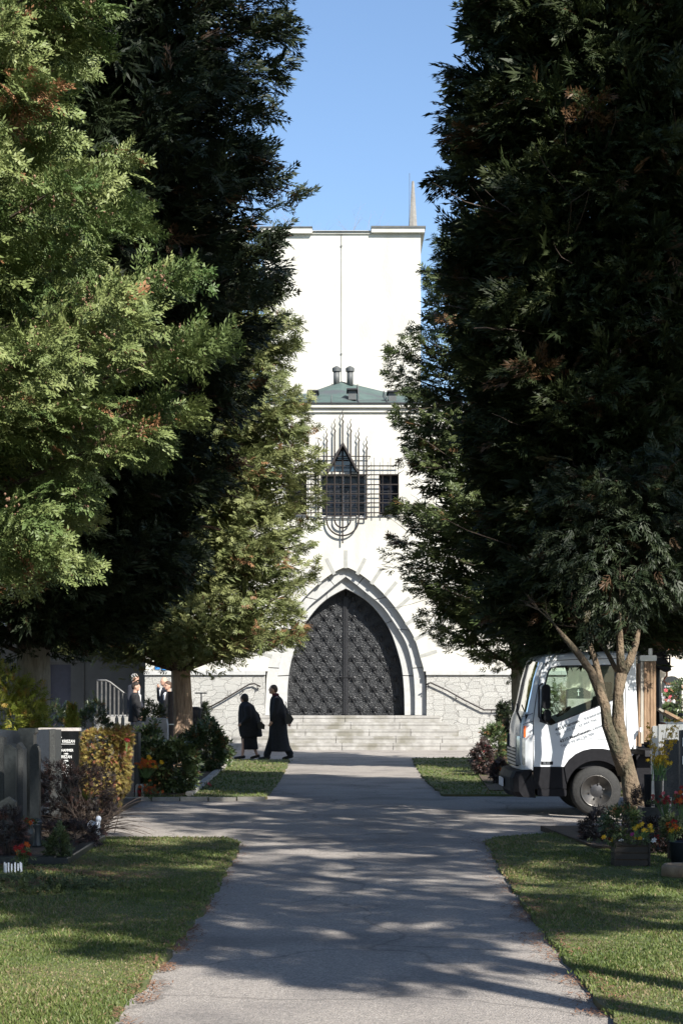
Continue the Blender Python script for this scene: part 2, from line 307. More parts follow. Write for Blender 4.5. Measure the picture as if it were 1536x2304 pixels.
# ---------------------------------------------------------------- foliage with numpy
def quadlobe(p, ang, L, W, out):
    c, s_ = math.cos(ang), math.sin(ang)
    f = (c, s_); l = (-s_, c)
    pts = [(0, 0), (.45, .5), (1, 0), (.45, -.5)]
    out.append([(p[0]+f[0]*a*L+l[0]*b*W, p[1]+f[1]*a*L+l[1]*b*W) for a, b in pts])
def tmpl(kind):
    out = []
    if kind == 'fine':
        for t, s_ in [(.0, 1), (.0, -1), (.22, 1), (.26, -1), (.45, 1), (.5, -1), (.68, 1), (.72, -1), (.6, 0)]:
            a = R(46)*s_; L = .42*(1-t*.45); bx, by = t, 0
            for q in (.0, .32, .62):
                px_, py_ = bx+math.cos(a)*L*q, by+math.sin(a)*L*q
                for w_ in ((-1, 1) if q < .6 else (0,)): quadlobe((px_, py_), a+w_*R(34), L*.5, .055, out)
    elif kind == 'frond':
        for t, s_ in [(.0, 1), (.03, -1), (.2, 1), (.24, -1), (.42, 1), (.47, -1), (.62, 1), (.68, -1)]:
            quadlobe((t, 0), R(42)*s_, .46*(1-t*.5), .13, out)
        quadlobe((.0, 0), 0, .7, .07, out); quadlobe((.6, 0), 0, .45, .12, out)
    elif kind == 'mid':
        for t, s_ in [(.0, 1), (.04, -1), (.22, 1), (.27, -1), (.45, 1), (.5, -1), (.68, 1), (.72, -1)]:
            a = R(40)*s_; L = .46*(1-t*.5); quadlobe((t, 0), a, L, .075, out)
            quadlobe((t+math.cos(a)*L*.35, math.sin(a)*L*.35), a-s_*R(30), L*.6, .065, out)
        quadlobe((.0, 0), 0, .7, .06, out); quadlobe((.6, 0), 0, .48, .08, out)
    elif kind == 'coarse':
        for t, s_ in [(.0, 1), (.08, -1), (.25, 1), (.33, -1), (.52, 1), (.6, -1)]: quadlobe((t, 0), R(42)*s_, .5*(1-t*.5), .115, out)
        quadlobe((.1, 0), 0, .9, .1, out)
    elif kind == 'leaf':
        for t, s_ in [(.0, 1), (.1, -1), (.3, 1), (.45, -1)]: quadlobe((t, 0), R(55)*s_, .5, .2, out)
        quadlobe((.45, 0), 0, .55, .2, out)
    v = np.array(out, dtype=np.float32).reshape(-1, 2)
    z = -.22*v[:, 0]**2-.25*np.abs(v[:, 1])**1.5+.03*np.sin(v[:, 0]*23+v[:, 1]*17)
    return np.column_stack([v, z]).astype(np.float32)
T = {k: tmpl(k) for k in ('fine', 'frond', 'mid', 'coarse', 'leaf')}
def norm(a): return a/np.maximum(np.linalg.norm(a, axis=1, keepdims=True), 1e-6)
def sprays(name, P, Fd, N, S, kind, m, parent, tint=None, rs=None):
    rs = rs or np.random.RandomState(1)
    t = T[kind]; n = len(P); k = len(t)
    Fd = norm(Fd); N = norm(N-Fd*np.sum(N*Fd, axis=1, keepdims=True)); L = np.cross(N, Fd)
    V = P[:, None, :]+S[:, None, None]*(t[None, :, 0:1]*Fd[:, None, :]+t[None, :, 1:2]*L[:, None, :]+t[None, :, 2:3]*N[:, None, :])
    V = V+rs.normal(0, .012, V.shape)*S[:, None, None]
    return quads(name, V.reshape(-1, 3), m, parent, np.repeat(rs.rand(n) if tint is None else tint, k//4))
def quads(name, V, m, parent, tint):
    nq = len(V)//4
    me = bpy.data.meshes.new(name); me.vertices.add(nq*4); me.vertices.foreach_set('co', V.astype(np.float32).ravel())
    me.loops.add(nq*4); me.loops.foreach_set('vertex_index', np.arange(nq*4, dtype=np.int32))
    me.polygons.add(nq); me.polygons.foreach_set('loop_start', np.arange(0, nq*4, 4, dtype=np.int32))
    try: me.polygons.foreach_set('loop_total', np.full(nq, 4, dtype=np.int32))
    except Exception: pass
    a = me.attributes.new('tint', 'FLOAT', 'FACE'); a.data.foreach_set('value', tint.astype(np.float32))
    me.update(calc_edges=True)
    return link(name, me, m, parent)
def trunk(parent, h, r0, r1, m, lean=(0, 0), seed=0, flare=1.5, n=20, name='trunk'):
    rs = np.random.RandomState(seed); zs = np.concatenate([np.linspace(-.1, 1.2, 8), np.linspace(1.6, h, 18)]); vs = []
    ph = rs.rand(4)*6
    for z in zs:
        t = max(z, 0)/h; r = r0*(1-t)+r1*t; r *= 1+(flare-1)*math.exp(-max(z, 0)/.25)
        cx = lean[0]*t+.04*math.sin(z*.9+ph[0]); cy = lean[1]*t+.04*math.cos(z*.8+ph[1])
        for j in range(n):
            a = 2*math.pi*j/n; q = r*(1+.07*math.sin(3*a+ph[2]+z*.3)+.045*math.sin(7*a+ph[3])+.03*rs.randn())
            vs.append((cx+q*math.cos(a), cy+q*math.sin(a), z))
    k = len(zs); fs = [(i*n+j, i*n+(j+1) % n, (i+1)*n+(j+1) % n, (i+1)*n+j) for i in range(k-1) for j in range(n)]
    return MB().add(vs, fs).build(name, m, parent, smooth=True)
def conifer(name, label, x, y, prof, h, nb, per, size, kind, lm, bm='bark_red', r0=.24, seed=1, focus=.62, plume=.42, group='conifers lining the avenue', twigs=0, zlow=.5, up=.35, lump=.16, dens_z=None, thin=0, tc=None, off=(0, 0), core=0):
    root = thing(name, label, 'tree', (x, y, 0), group); rs = np.random.RandomState(seed)
    trunk(root, h*.93, r0, .04, bm, seed=seed, lean=off)
    pz = np.array([p[0] for p in prof]); pr = np.array([p[1] for p in prof])
    ph = rs.rand(6)*6
    cam_th = math.atan2(-y, -x)
    limbs = MB(); Ps = []; Fs = []; Ns = []; Ss = []; Ts = []
    for b in range(nb):
        if rs.rand() < focus: th = cam_th+rs.uniform(-1.75, 1.75)
        else: th = rs.uniform(0, 2*math.pi)
        if dens_z is not None and rs.rand() < dens_z[1]: z = rs.uniform(pz[0], dens_z[0])
        else: z = rs.uniform(pz[0], h*.985)
        Rr = np.interp(z, pz, pr)
        q = 1+lump*(.6*math.sin(3*th+z*1.3+ph[0])+.5*math.sin(5*th-z*2.1+ph[1])+.5*math.sin(z*4.2+2*th+ph[2]))
        Rr = Rr*min(q, 1.03)*(1-.16*rs.rand()**2)
        inner = rs.rand() < .28
        if inner: Rr *= rs.uniform(.45, .8)
        rad = np.array([math.cos(th), math.sin(th), 0]); lat = np.array([-math.sin(th), math.cos(th), 0])
        z0 = z-up*Rr+rs.normal(0, .15)
        z0 = max(z0, pz[0]*.9)
        n = int(per*(.6 if inner else 1)*(0.35+.65*Rr/max(pr)))
        t = 1-rs.rand(n)**1.5*.68
        pw = plume*(.35+.9*(1-t))*(.8+.4*rs.rand())
        lo = rs.normal(0, 1, n)*pw*.75; vo = rs.normal(-.05, 1, n)*pw*.42
        zz = z0+(z-z0)*t**.7
        P = rad[None]*(Rr*t)[:, None]+lat[None]*lo[:, None]; P[:, 2] = zz+vo-.1*np.abs(lo)
        Fd = rad[None]*rs.uniform(.5, 1.2, n)[:, None]+lat[None]*(lo/pw*.55+rs.normal(0, .4, n))[:, None]
        Fd[:, 2] = rs.normal(.18 if not thin else 0, .4, n)
        bn = rs.normal(0, .45, 3); Nn = rs.normal(0, .32, (n, 3))+bn[None]; Nn[:, 2] += .7; Nn += rad[None]*.45
        Ps.append(P); Fs.append(Fd); Ns.append(Nn); Ss.append(size*rs.uniform(.6, 1.25, n)*(1.35 if inner else 1))
        bt = rs.rand(); brown = rs.rand() < .05
        tt = np.clip(.55*bt+.45*rs.rand(n), 0, .9); tt[rs.rand(n) < .02] = 1
        if brown: tt[rs.rand(n) < .5] = 1
        Ts.append(tt)
        if b % 3 == 0: limbs.tube([(0, 0, z0-.1), tuple(rad*Rr*.4+np.array([0, 0, z0+(z-z0)*.5])), tuple(rad*Rr*.93+np.array([0, 0, z]))], [.045, .03, .008], 5, False)
    limbs.v = [(a[0]+off[0], a[1]+off[1], a[2]) for a in limbs.v]; limbs.build('limbs', 'dark_twig', root)
    if twigs:
        tw = MB()
        for i in range(twigs):
            th = cam_th+rs.uniform(-1.5, 1.5); z = rs.uniform(zlow, zlow+5.5); Rr = np.interp(z, pz, pr)*rs.uniform(.4, .82)
            p = np.array([math.cos(th)*Rr, math.sin(th)*Rr, z]); pts = [p]; d = np.array([math.cos(th)*.1+rs.normal(0, .08), math.sin(th)*.1+rs.normal(0, .08), -.03])
            for k in range(5): d = d+rs.normal(0, .03, 3)+np.array([0, 0, .015]); p = p+d; pts.append(p)
            tw.tube([tuple(a) for a in pts], [.009, .008, .007, .006, .004, .003], 4, False)
        tw.v = [(a[0]+off[0], a[1]+off[1], a[2]) for a in tw.v]; tw.build('bare_twigs', 'dark_twig', root)
    if core:
        zc = rs.uniform(pz[0]+.3, min(h*.95, 13), core); Rc = np.interp(zc, pz, pr)*rs.uniform(.25, .74, core); a = rs.rand(core)*6.283
        Ps.append(np.column_stack([Rc*np.cos(a), Rc*np.sin(a), zc])); Fs.append(np.column_stack([np.cos(a), np.sin(a), rs.normal(0, .5, core)])+rs.normal(0, .5, (core, 3)))
        Ns.append(rs.normal(0, 1, (core, 3))); Ss.append(rs.uniform(1.6, 2.6, core)*size); Ts.append(rs.rand(core)*.5)  # core sprays take only the darker half of the tints
    P = np.concatenate(Ps)+np.array([off[0], off[1], 0])
    sprays('crown', P, np.concatenate(Fs), np.concatenate(Ns), np.concatenate(Ss), kind, lm, root, np.concatenate(Ts), rs)
    if tc: cones(root, P, tc, rs)
    return root
def cones(root, P, n, rs):
    r = np.hypot(P[:, 0], P[:, 1]); idx = np.where((P[:, 1] < 1.0) & (r > np.percentile(r, 60)) & (P[:, 2] < 10.5))[0]
    pick = rs.choice(idx, min(n, len(idx)), replace=False); cs = []
    mb = MB()
    for i in pick[:n//6]:
        for k in range(6):
            c = P[i]+rs.normal(0, .05, 3)+np.array([.0, -.06, .03]); s_ = rs.uniform(.012, .02)
            mb.add([(c[0]+s_, c[1], c[2]), (c[0]-s_, c[1], c[2]), (c[0], c[1]+s_, c[2]), (c[0], c[1]-s_, c[2]), (c[0], c[1], c[2]+s_*1.2), (c[0], c[1], c[2]-s_*1.2)],
                   [(0, 2, 4), (2, 1, 4), (1, 3, 4), (3, 0, 4), (2, 0, 5), (1, 2, 5), (3, 1, 5), (0, 3, 5)])
    tag(mb.build('cones', mat('seed_cones', (.18, .10, .065), (.28, .17, .11), 20, .9), root), None)
# ---------------------------------------------------------------- ground and roads
def ragged(poly, step=.25, amp=.03, seed=0):
    rs = random.Random(seed); out = []
    for i, (a, b) in enumerate(zip(poly, poly[1:]+poly[:1])):
        L = math.dist(a, b); k = max(1, int(L/step))
        if L > 40: k = 1
        for j in range(k):
            t = j/k; q = amp if 0 < j else 0; out.append((a[0]+(b[0]-a[0])*t+rs.uniform(-q, q), a[1]+(b[1]-a[1])*t+rs.uniform(-q, q)))
    return out
tag(MB().slab([(-600, -100), (600, -100), (600, 1500), (-600, 1500)], -.3, -.03).build('ground', 'field'), kind='structure')
tag(MB().slab([(-26, -6), (26, -6), (26, 59.9), (-26, 59.9)], -.02, 0).build('path', 'asphalt'), kind='structure')
LEFT_NEAR = [(-14, -2), (-1.12, -2), (-1.12, 8.8), (-1.09, 10.3), (-1.06, 11.4), (-1.02, 13.6), (-1.04, 16), (-1.08, 18.9), (-1.25, 19.45), (-3, 19.6), (-14, 19.7)]
RIGHT_NEAR = [(1.36, -2), (14, -2), (14, 20.4), (3.5, 20.6), (2.6, 20.2), (1.72, 19.6), (1.54, 19.1), (1.43, 15.4), (1.40, 14), (1.36, 12.5), (1.35, 10)]
LEFT_FAR = [(-13, 26.4), (-1.15, 26.4), (-1.12, 30), (-1.15, 36), (-1.2, 41.2), (-3.2, 41.6), (-13, 41.8)]
RIGHT_FAR = [(1.58, 27.5), (14, 27.4), (14, 42.5), (3.3, 42.4), (1.68, 42.2), (1.6, 38), (1.5, 32)]
lawns = [('lawn', LEFT_NEAR, 1), ('lawn', RIGHT_NEAR, 2), ('lawn', LEFT_FAR, 3), ('lawn', RIGHT_FAR, 4)]
for nm, p, s_ in lawns: tag(MB().slab(ragged(p, .22, .035, s_), -.01, .035).build(nm, 'turf'), kind='structure')
def inside(P, poly):
    x, y = P[:, 0], P[:, 1]; c = np.zeros(len(P), bool); n = len(poly)
    for i in range(n):
        x0, y0 = poly[i]; x1, y1 = poly[(i+1) % n]
        if y0 == y1: continue
        k = ((y0 > y) != (y1 > y)) & (x < (x1-x0)*(y-y0)/(y1-y0)+x0); c ^= k
    return c
def blades(name, label, poly, y0, y1, n, h, seed, wide=.0045):
    rs = np.random.RandomState(seed)
    y = y0*(y1/y0)**rs.rand(n*2); hw = y*.24+.9; x = rs.uniform(-1, 1, n*2)*hw
    P = np.column_stack([x, y]); P = P[inside(P, poly)][:n]; n = len(P); P = P+rs.normal(0, .022, P.shape)
    a = rs.rand(n)*6.28; hh = h*rs.uniform(.4, 1.3, n)*(1+.5*np.sin(P[:, 0]*3.1)*np.sin(P[:, 1]*2.3)); wd = wide*(1+P[:, 1]*.035)
    lean = rs.normal(0, .6, (n, 2))*hh[:, None]
    V = np.zeros((n, 4, 3)); d = np.column_stack([np.cos(a), np.sin(a)])*wd[:, None]
    V[:, 0, :2] = P-d; V[:, 1, :2] = P+d; V[:, 2, :2] = P+lean+d*.25; V[:, 3, :2] = P+lean-d*.25
    V[:, :2, 2] = .03; V[:, 2:, 2] = .035+hh[:, None]
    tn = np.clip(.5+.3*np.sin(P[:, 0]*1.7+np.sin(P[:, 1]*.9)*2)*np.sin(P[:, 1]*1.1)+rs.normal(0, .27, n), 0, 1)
    o = quads(name, V.reshape(-1, 3), 'grass', None, tn); return tag(o, label, 'grass', kind='stuff')
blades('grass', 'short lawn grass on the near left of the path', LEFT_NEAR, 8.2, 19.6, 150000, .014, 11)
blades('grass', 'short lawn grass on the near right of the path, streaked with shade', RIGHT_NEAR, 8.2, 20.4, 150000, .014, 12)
blades('grass', 'sunny patch of lawn between the left graves and the path to the church', LEFT_FAR, 26.3, 42, 26000, .025, 13, .006)
blades('grass', 'strip of lawn ahead of the truck beside the path', RIGHT_FAR, 27.4, 42.5, 24000, .025, 14, .006)
def litter(label, pts, n, sp, seed, L=.035, m='needles'):
    rs = np.random.RandomState(seed); V = np.zeros((n, 4, 3)); seg = rs.randint(0, len(pts)-1, n); t = rs.rand(n); pts = np.array(pts)
    c = pts[seg]*(1-t)[:, None]+pts[seg+1]*t[:, None]+rs.normal(0, 1, (n, 2))*sp*np.array([1, 1.6]); a = rs.rand(n)*3.14
    patch = np.sin(c[:, 1]*3.3+seed)+np.sin(c[:, 1]*7.1+c[:, 0]*4) > -.35; c = c[patch]; a = a[patch]; n = len(c); V = V[:n]
    d = np.column_stack([np.cos(a), np.sin(a)])*L*rs.uniform(.5, 1.2, n)[:, None]; e = np.column_stack([-np.sin(a), np.cos(a)])*.0028
    z = .006+.035*((np.abs(c[:, 0]-.15) > 1.24)); V[:, 0, :2] = c-d-e; V[:, 1, :2] = c+d-e; V[:, 2, :2] = c+d+e; V[:, 3, :2] = c-d+e
    V[:, :, 2] = (z+rs.rand(n)*.01)[:, None]; V[:, 1:3, 2] += .006
    tag(quads('fallen_needles', V.reshape(-1, 3), m, None, rs.rand(n)), label, 'plant litter', kind='stuff')
litter('rusty fallen needles along the left edge of the path', [(-1.10, 8), (-1.06, 10.3), (-1.04, 11.4), (-1.02, 13.6), (-1.05, 18.9)], 1900, .045, 1, .022)
litter('rusty fallen needles along the right edge of the path', [(1.34, 8), (1.34, 10), (1.34, 12.5), (1.40, 14), (1.44, 19)], 2000, .08, 2, .022)
litter('brown needles strewn over the left lawn under the tree', [(-3, 14.8), (-2.1, 15.6), (-3.4, 17)], 4500, .3, 3, .025)
# kerb stones of the far left grave bed
kb = thing('kerb', 'thin stone edging between the left shrubs and the sunny lawn', 'kerb', (0, 0, 0))
a = gd(425, 1797); b = gd(520, 1716)
mb = MB()
for i in range(9):
    t0, t1 = i/9, (i+.96)/9; p = [(a[0]+(b[0]-a[0])*t, a[1]+(b[1]-a[1])*t) for t in (t0, t1)]
    mb.slab([(p[0][0]-.05, p[0][1]), (p[1][0]-.05, p[1][1]), (p[1][0]+.05, p[1][1]), (p[0][0]+.05, p[0][1])], 0, .09+.01*rnd.random())
mb.build('edging_stone', 'kerb', kb)
kb2 = thing('kerb', 'low stone edging along the crossroad in front of the sunny lawn', 'kerb', (0, 0, 0)); mb = MB()
for i in range(14): mb.box(-7+i*.42, -6.6+i*.42, 26.32, 26.40, 0, .055+.008*rnd.random())
mb.build('edging_stone', 'kerb', kb2)
# ---------------------------------------------------------------- church
CX = .12; YF = 50.0; Z0 = .925
ch = thing('church', 'white church with pointed arch portal, copper roof and tall flat tower', 'church', (0, YF, 0))
def L_(y): return y-YF
def curve(pts, k=6):   # right half control points (half width, height) -> smooth closed polygon both sides
    P = [Vector((p[0], p[1])) for p in pts]; out = []
    for i in range(len(P)-1):
        p0, p1, p2, p3 = P[max(i-1, 0)], P[i], P[i+1], P[min(i+2, len(P)-1)]
        for j in range(k):
            t = j/k; out.append(.5*((2*p1)+(p2-p0)*t+(2*p0-5*p1+4*p2-p3)*t*t+(3*p1-p0-3*p2+p3)*t**3))
    out.append(P[-1])
    right = [(CX+p[0], Z0+p[1]) for p in out]; left = [(CX-p[0], Z0+p[1]) for p in reversed(out[:-1])]
    return right+left
cA = [(2.27, 0), (2.25, .6), (2.22, 1.16), (2.10, 1.63), (1.94, 2.15), (1.70, 2.57), (1.42, 3.0), (1.07, 3.42), (.67, 3.79), (.3, 4.05), (0, 4.19)]
cB = [(1.95, 0), (1.945, .7), (1.88, 1.39), (1.70, 2.05), (1.37, 2.61), (1.02, 3.09), (.57, 3.47), (.24, 3.74), (0, 3.92)]
cC = [(1.67, 0), (1.65, .73), (1.58, 1.39), (1.397, 2.05), (1.194, 2.53), (.854, 3.0), (.56, 3.28), (.26, 3.47), (0, 3.60)]
A_, B_, C_ = curve(cA), curve(cB), curve(cC)
def cut(poly, zc, above):
    out = []
    n = len(poly)
    for i in range(n):
        p, q = poly[i], poly[(i+1) % n]; ip = (p[1] >= zc) == above or p[1] == zc; iq = (q[1] >= zc) == above or q[1] == zc
        if ip: out.append(p)
        if ip != iq:
            t = (zc-p[1])/(q[1]-p[1]); out.append((p[0]+(q[0]-p[0])*t, zc))
    return out
ZB = 2.17; XL, XR, ZT = -5.5, 6.3, 9.57
halfA = lambda zc: [p for p in A_ if p[1] >= zc]
up_ = halfA(ZB)
# upper plaster wall: outline runs round the arch opening
outer = [(XL, ZB)]+[(min(up_[-1][0], CX-2.18), ZB)]+list(reversed(up_))+[(max(up_[0][0], CX+2.18), ZB), (XR, ZB), (XR, ZT), (XL, ZT)]
wins = [(-.59, .68, 6.53, 7.72), (1.05, 1.61, 6.57, 7.72), (-1.54, -.98, 6.57, 7.72)]
tri = [(at(740.6, 50), 7.77), (at(771, 50), 8.57), (at(803, 50), 7.77)]
hl = [[(a0, c0), (b0, c0), (b0, d0), (a0, d0)] for a0, b0, c0, d0 in wins]+[tri]
MB().holes(outer, hl, 0, .5).build('front_wall', 'plaster', ch)
mb = MB(); mb.box(XL, XL+.4, .5, 6, 0, ZT); mb.box(XR-.4, XR, .5, 6, 0, ZT); mb.box(XL+.4, XR-.4, 5.6, 6, 0, ZT); mb.box(XL+.4, XR-.4, .5, 5.6, ZT-.15, ZT-.003)
mb.build('side_wall', 'plaster', ch)
mb = MB()
mb.box(XL-.02, CX-2.27, .001, .48, -.1, ZB-.1); mb.box(CX+2.27, XR+.02, .001, .48, -.1, ZB-.1); mb.box(CX-2.27, CX+2.27, .08, .48, -.1, Z0-.01)
mb.build('stone_base', 'rubble', ch)
for x0, x1 in ((XL-.04, CX-2.25), (CX+2.25, XR+.04)):
    x = x0; mb = MB()
    while x < x1-.05:
        x2 = min(x+.95, x1); mb.box(x, x2-.006, -.06, .3, ZB-.1, ZB+.015); x = x2
    mb.build('coping', 'arch_stone', ch)
# arch surround: voussoirs with open joints
def ring(o, i, y0, y1, name, cuts):
    mb = MB(); n = len(o); m_ = len(i)
    def smp(p, t):
        k = t*(len(p)-1); a0 = int(k); f_ = k-a0
        if a0 >= len(p)-1: return p[-1]
        return (p[a0][0]+(p[a0+1][0]-p[a0][0])*f_, p[a0][1]+(p[a0+1][1]-p[a0][1])*f_)
    for c0, c1 in zip(cuts, cuts[1:]):
        ts = [c0+.0012+(c1-c0-.0024)*k/8 for k in range(9)]
        mb.prism([smp(o, t) for t in ts]+[smp(i, t) for t in reversed(ts)], y0, y1)
    return mb.build(name, 'arch_stone', ch)
ring(A_, B_, .18, .5, 'outer_arch', [0, .12, .23, .34, .42, .5, .58, .66, .77, .88, 1])
ring(B_, C_, .35, .75, 'inner_arch', [0, .1, .26, .38, .5, .62, .74, .9, 1])
rays = [((508, 147), 0), ((580, 185), 27), ((665, 243), 34), ((748, 313), 40), ((815, 395), 49), ((873, 487), 57), ((923, 578), 63), ((958, 680), 73)]
for (cx, cy), ang in rays:
    for sgn in ((1, -1) if ang else (1,)):
        hx = (cx-508)/2.648/80; zz = Z0+(1035-cy)/2.648/80; d = Vector((sgn*math.sin(R(ang)), math.cos(R(ang)))); n_ = Vector((d[1], -d[0]))
        s0 = Vector((CX+sgn*hx, zz))-d*.045; s1 = s0+d*.5
        MB().prism([tuple(s0-n_*.05), tuple(s0+n_*.05), tuple(s1+n_*.05), tuple(s1-n_*.05)], -.006, .19).build('radiating_stone', 'ray_stone', ch)
# door leaves
dr = thing('portal_door', 'dark metal double door with forged lattice under the pointed arch', 'door', (CX, YF+.77, Z0))
def halfC(z):
    pts = cC
    for (a0, z0), (a1, z1) in zip(pts, pts[1:]):
        if z0 <= z <= z1: return a0+(a1-a0)*(z-z0)/(z1-z0)
    return 0
for sgn in (-1, 1):
    ply = [(sgn*.012, 0)]+[(sgn*(p[0]-CX-.0), p[1]-Z0) for p in curve(cC) if p[0]-CX > .012]
    leaf = MB().prism(ply, 0, .08).build('door_leaf', 'door', dr)
    lat = MB()
    W_, H_ = .40, .58
    for fam in (1, -1):
        for k in range(-9, 12):
            seg = []
            for j in range(60):
                z = j*.061; x = k*W_+fam*(z-.1)*W_/H_
                ok = .05 < x < halfC(z)-.03
                if ok: seg.append((sgn*x, -.012, z))
                if (not ok or j == 59) and len(seg) > 1: lat.tube([seg[0], seg[-1]], .011, 4); seg = []
                elif not ok: seg = []
    for r_ in range(13):
        z = .1+r_*H_/2
        for c_ in range(0, 9):
            x = c_*W_/2
            if (r_+c_) % 2 or not (.1 < x < halfC(z+.15)-.09): continue
            x *= sgn
            lat.tube([(x, -.012, z-.02), (x+.01, -.05, z+.03), (x-.012, -.07, z+.08), (x+.008, -.05, z+.13), (x, -.02, z+.17)], [.012, .02, .016, .011, .003], 6)
            for q in (-1, 1):
                lat.tube([(x+q*.01, -.02, z+.1), (x+q*.05, -.05, z+.13), (x+q*.08, -.05, z+.1), (x+q*.095, -.03, z+.03), (x+q*.09, -.012, z-.02)], [.008, .01, .01, .008, .004], 5)
    lat.box(sgn*.02 if sgn > 0 else -.07, .07 if sgn > 0 else -.02, -.04, 0, .02, 3.35)
    lat.build('lattice', 'door_rib', leaf)
mb = MB(); mb.box(-.13, .13, -.07, 0, 1.08, 1.1); mb.tube([(-.12, -.07, 1.1), (-.12, -.07, 1.35)], .012, 6); mb.tube([(.12, -.07, 1.1), (.12, -.07, 1.35)], .012, 6); mb.box(-.02, .02, -.06, -.02, 0, 3.4)
mb.build('door_handle', 'door_rib', dr)
# windows
for k, (a0, b0, c0, d0) in enumerate(wins):
    wn_ = MB(); t_ = .035
    wn_.box(a0, b0, .16, .24, c0, c0+t_); wn_.box(a0, b0, .16, .24, d0-t_, d0); wn_.box(a0, a0+t_, .16, .24, c0+t_, d0-t_); wn_.box(b0-t_, b0, .16, .24, c0+t_, d0-t_)
    if k == 0: wn_.box(.02, .065, .15, .24, c0+t_, d0-t_)
    f_ = wn_.build('window', 'win_frame' if k == 0 else 'dark_twig', ch)
    MB().box(a0, b0, .25, .26, c0, d0).build('pane', 'dark_glass', f_)
    gb = MB(); n_ = 5 if k == 0 else 2
    for j in range(1, n_): x = a0+(b0-a0)*j/n_; gb.box(x-.006, x+.006, .235, .249, c0, d0)
    for j in range(1, 5): z = c0+(d0-c0)*j/5; gb.box(a0, b0, .232, .248, z-.006, z+.006)
    if k == 0:
        rr_ = random.Random(3)
        for j in range(46):
            x, z = rr_.uniform(a0+.1, b0-.1), rr_.uniform(c0+.05, d0-.15); q = rr_.uniform(-.12, .12)
            gb.tube([(x, .24, z), (x+q*.5, .236, z+.08), (x+q, .24, z+.16)], .005, 4)
    gb.build('glazing_bars', 'seam', f_)
    MB().box(a0-.02, b0+.02, -.03, .16, c0-.05, c0-.002).build('sill', 'arch_stone', f_)
gw = MB(); ax = at(771, 50); hw = .34
for sgn in (-1, 1):
    gw.add([(ax, -.30, 8.60), (ax+sgn*.46, -.30, 7.74), (ax+sgn*.40, -.30, 7.74), (ax, -.30, 8.49), (ax, .2, 8.60), (ax+sgn*.46, .2, 7.74), (ax+sgn*.40, .2, 7.74), (ax, .2, 8.49)],
           [(0, 1, 2, 3), (4, 7, 6, 5), (0, 4, 5, 1), (3, 2, 6, 7), (1, 5, 6, 2)])
gb = gw.build('gable_window', 'iron', ch)
MB().prism([(ax-.40, 7.76), (ax+.40, 7.76), (ax, 8.5)], .12, .14).build('pane', 'blue_glass', gb)
mb = MB(); mb.box(ax-.33, ax+.33, .08, .12, 7.76, 7.80); mb.box(ax-.2, ax+.2, .08, .12, 8.1, 8.13); mb.box(ax-.012, ax+.012, .075, .118, 7.8, 8.45); mb.build('glazing_bars', 'dark_twig', gb)
# window grille (candelabrum shaped)
gr = thing('window_grille', 'rust dark iron grille with wavy flame tips in front of the upper windows', 'grille', (ax, YF, 0))
mb = MB(); Yb = -.11
def gx(c): return (620+c/4.518-768)/80-ax
def gz(c): return EYE+(1552-(880+c/4.518))/80
def flame(x, ztop, zbot, n=4):
    pts = [(x, Yb, zbot)]; rr2 = [.022]; z1 = ztop-.40
    pts.append((x, Yb, z1)); rr2.append(.022)
    for j in range(1, 17): t = j/16; pts.append((x+.017*math.sin(t*2*math.pi*2.3)*(1-.3*t)*1.25, Yb, z1+.40*t)); rr2.append(.022*(1-t*.7))
    return pts, rr2
for xc, top, bot in ((435, 480, 1305), (518, 385, 1300), (599, 285, 1300), (680, 190, 1550), (761, 285, 1300), (842, 375, 1300), (922, 460, 1305)):
    p_, r2 = flame(gx(xc), gz(top), gz(bot)); mb.tube(p_, r2, 6)
for rr_, zc in ((81, 1310), (162, 1310)):
    mb.tube([(gx(680)+rr_*math.cos(t)/361.4, Yb, gz(zc)+rr_*math.sin(t)/361.4) for t in [math.pi+math.pi*j/20 for j in range(21)]], .024, 6)
for sgn in (-1, 1): mb.tube([(gx(680)+sgn*.67, Yb, gz(1305)), (gx(680)+sgn*.45, Yb, gz(1305))], .018, 6)
for yc in (765, 855, 955, 1050, 1140, 1240): mb.tube([(gx(110), Yb, gz(yc)), (gx(1250), Yb, gz(yc))], .017, 6)
for yc, e in ((668, 300), (1270, 155)): mb.tube([(gx(680-e*.93), Yb, gz(yc)-.0), (gx(680+e*.93), Yb, gz(yc))], .015, 6)
for sgn in (-1, 1):
    mb.tube([(gx(680)+sgn*.78, Yb, gz(668)), (gx(680)+sgn*.72, Yb, gz(700))], .009, 6)
    for xc in (320, 405, 485, 565): mb.tube([(gx(680+sgn*xc), Yb, gz(1275)), (gx(680+sgn*xc), Yb, gz(680))], [.014, .006], 6)
    for yc in (765, 855, 955, 1050, 1140, 1240): mb.tube([(gx(680+sgn*255), Yb, gz(yc+16)), (gx(680+sgn*285), Yb+.0, gz(yc-6)), (gx(680+sgn*300), Yb, gz(yc))], .011, 5)
    for yc in (668, 1240): mb.tube([(gx(680+sgn*240), Yb, gz(yc)), (gx(680+sgn*240), .02, gz(yc))], .008, 5)
mb.build('bars', 'iron', gr)
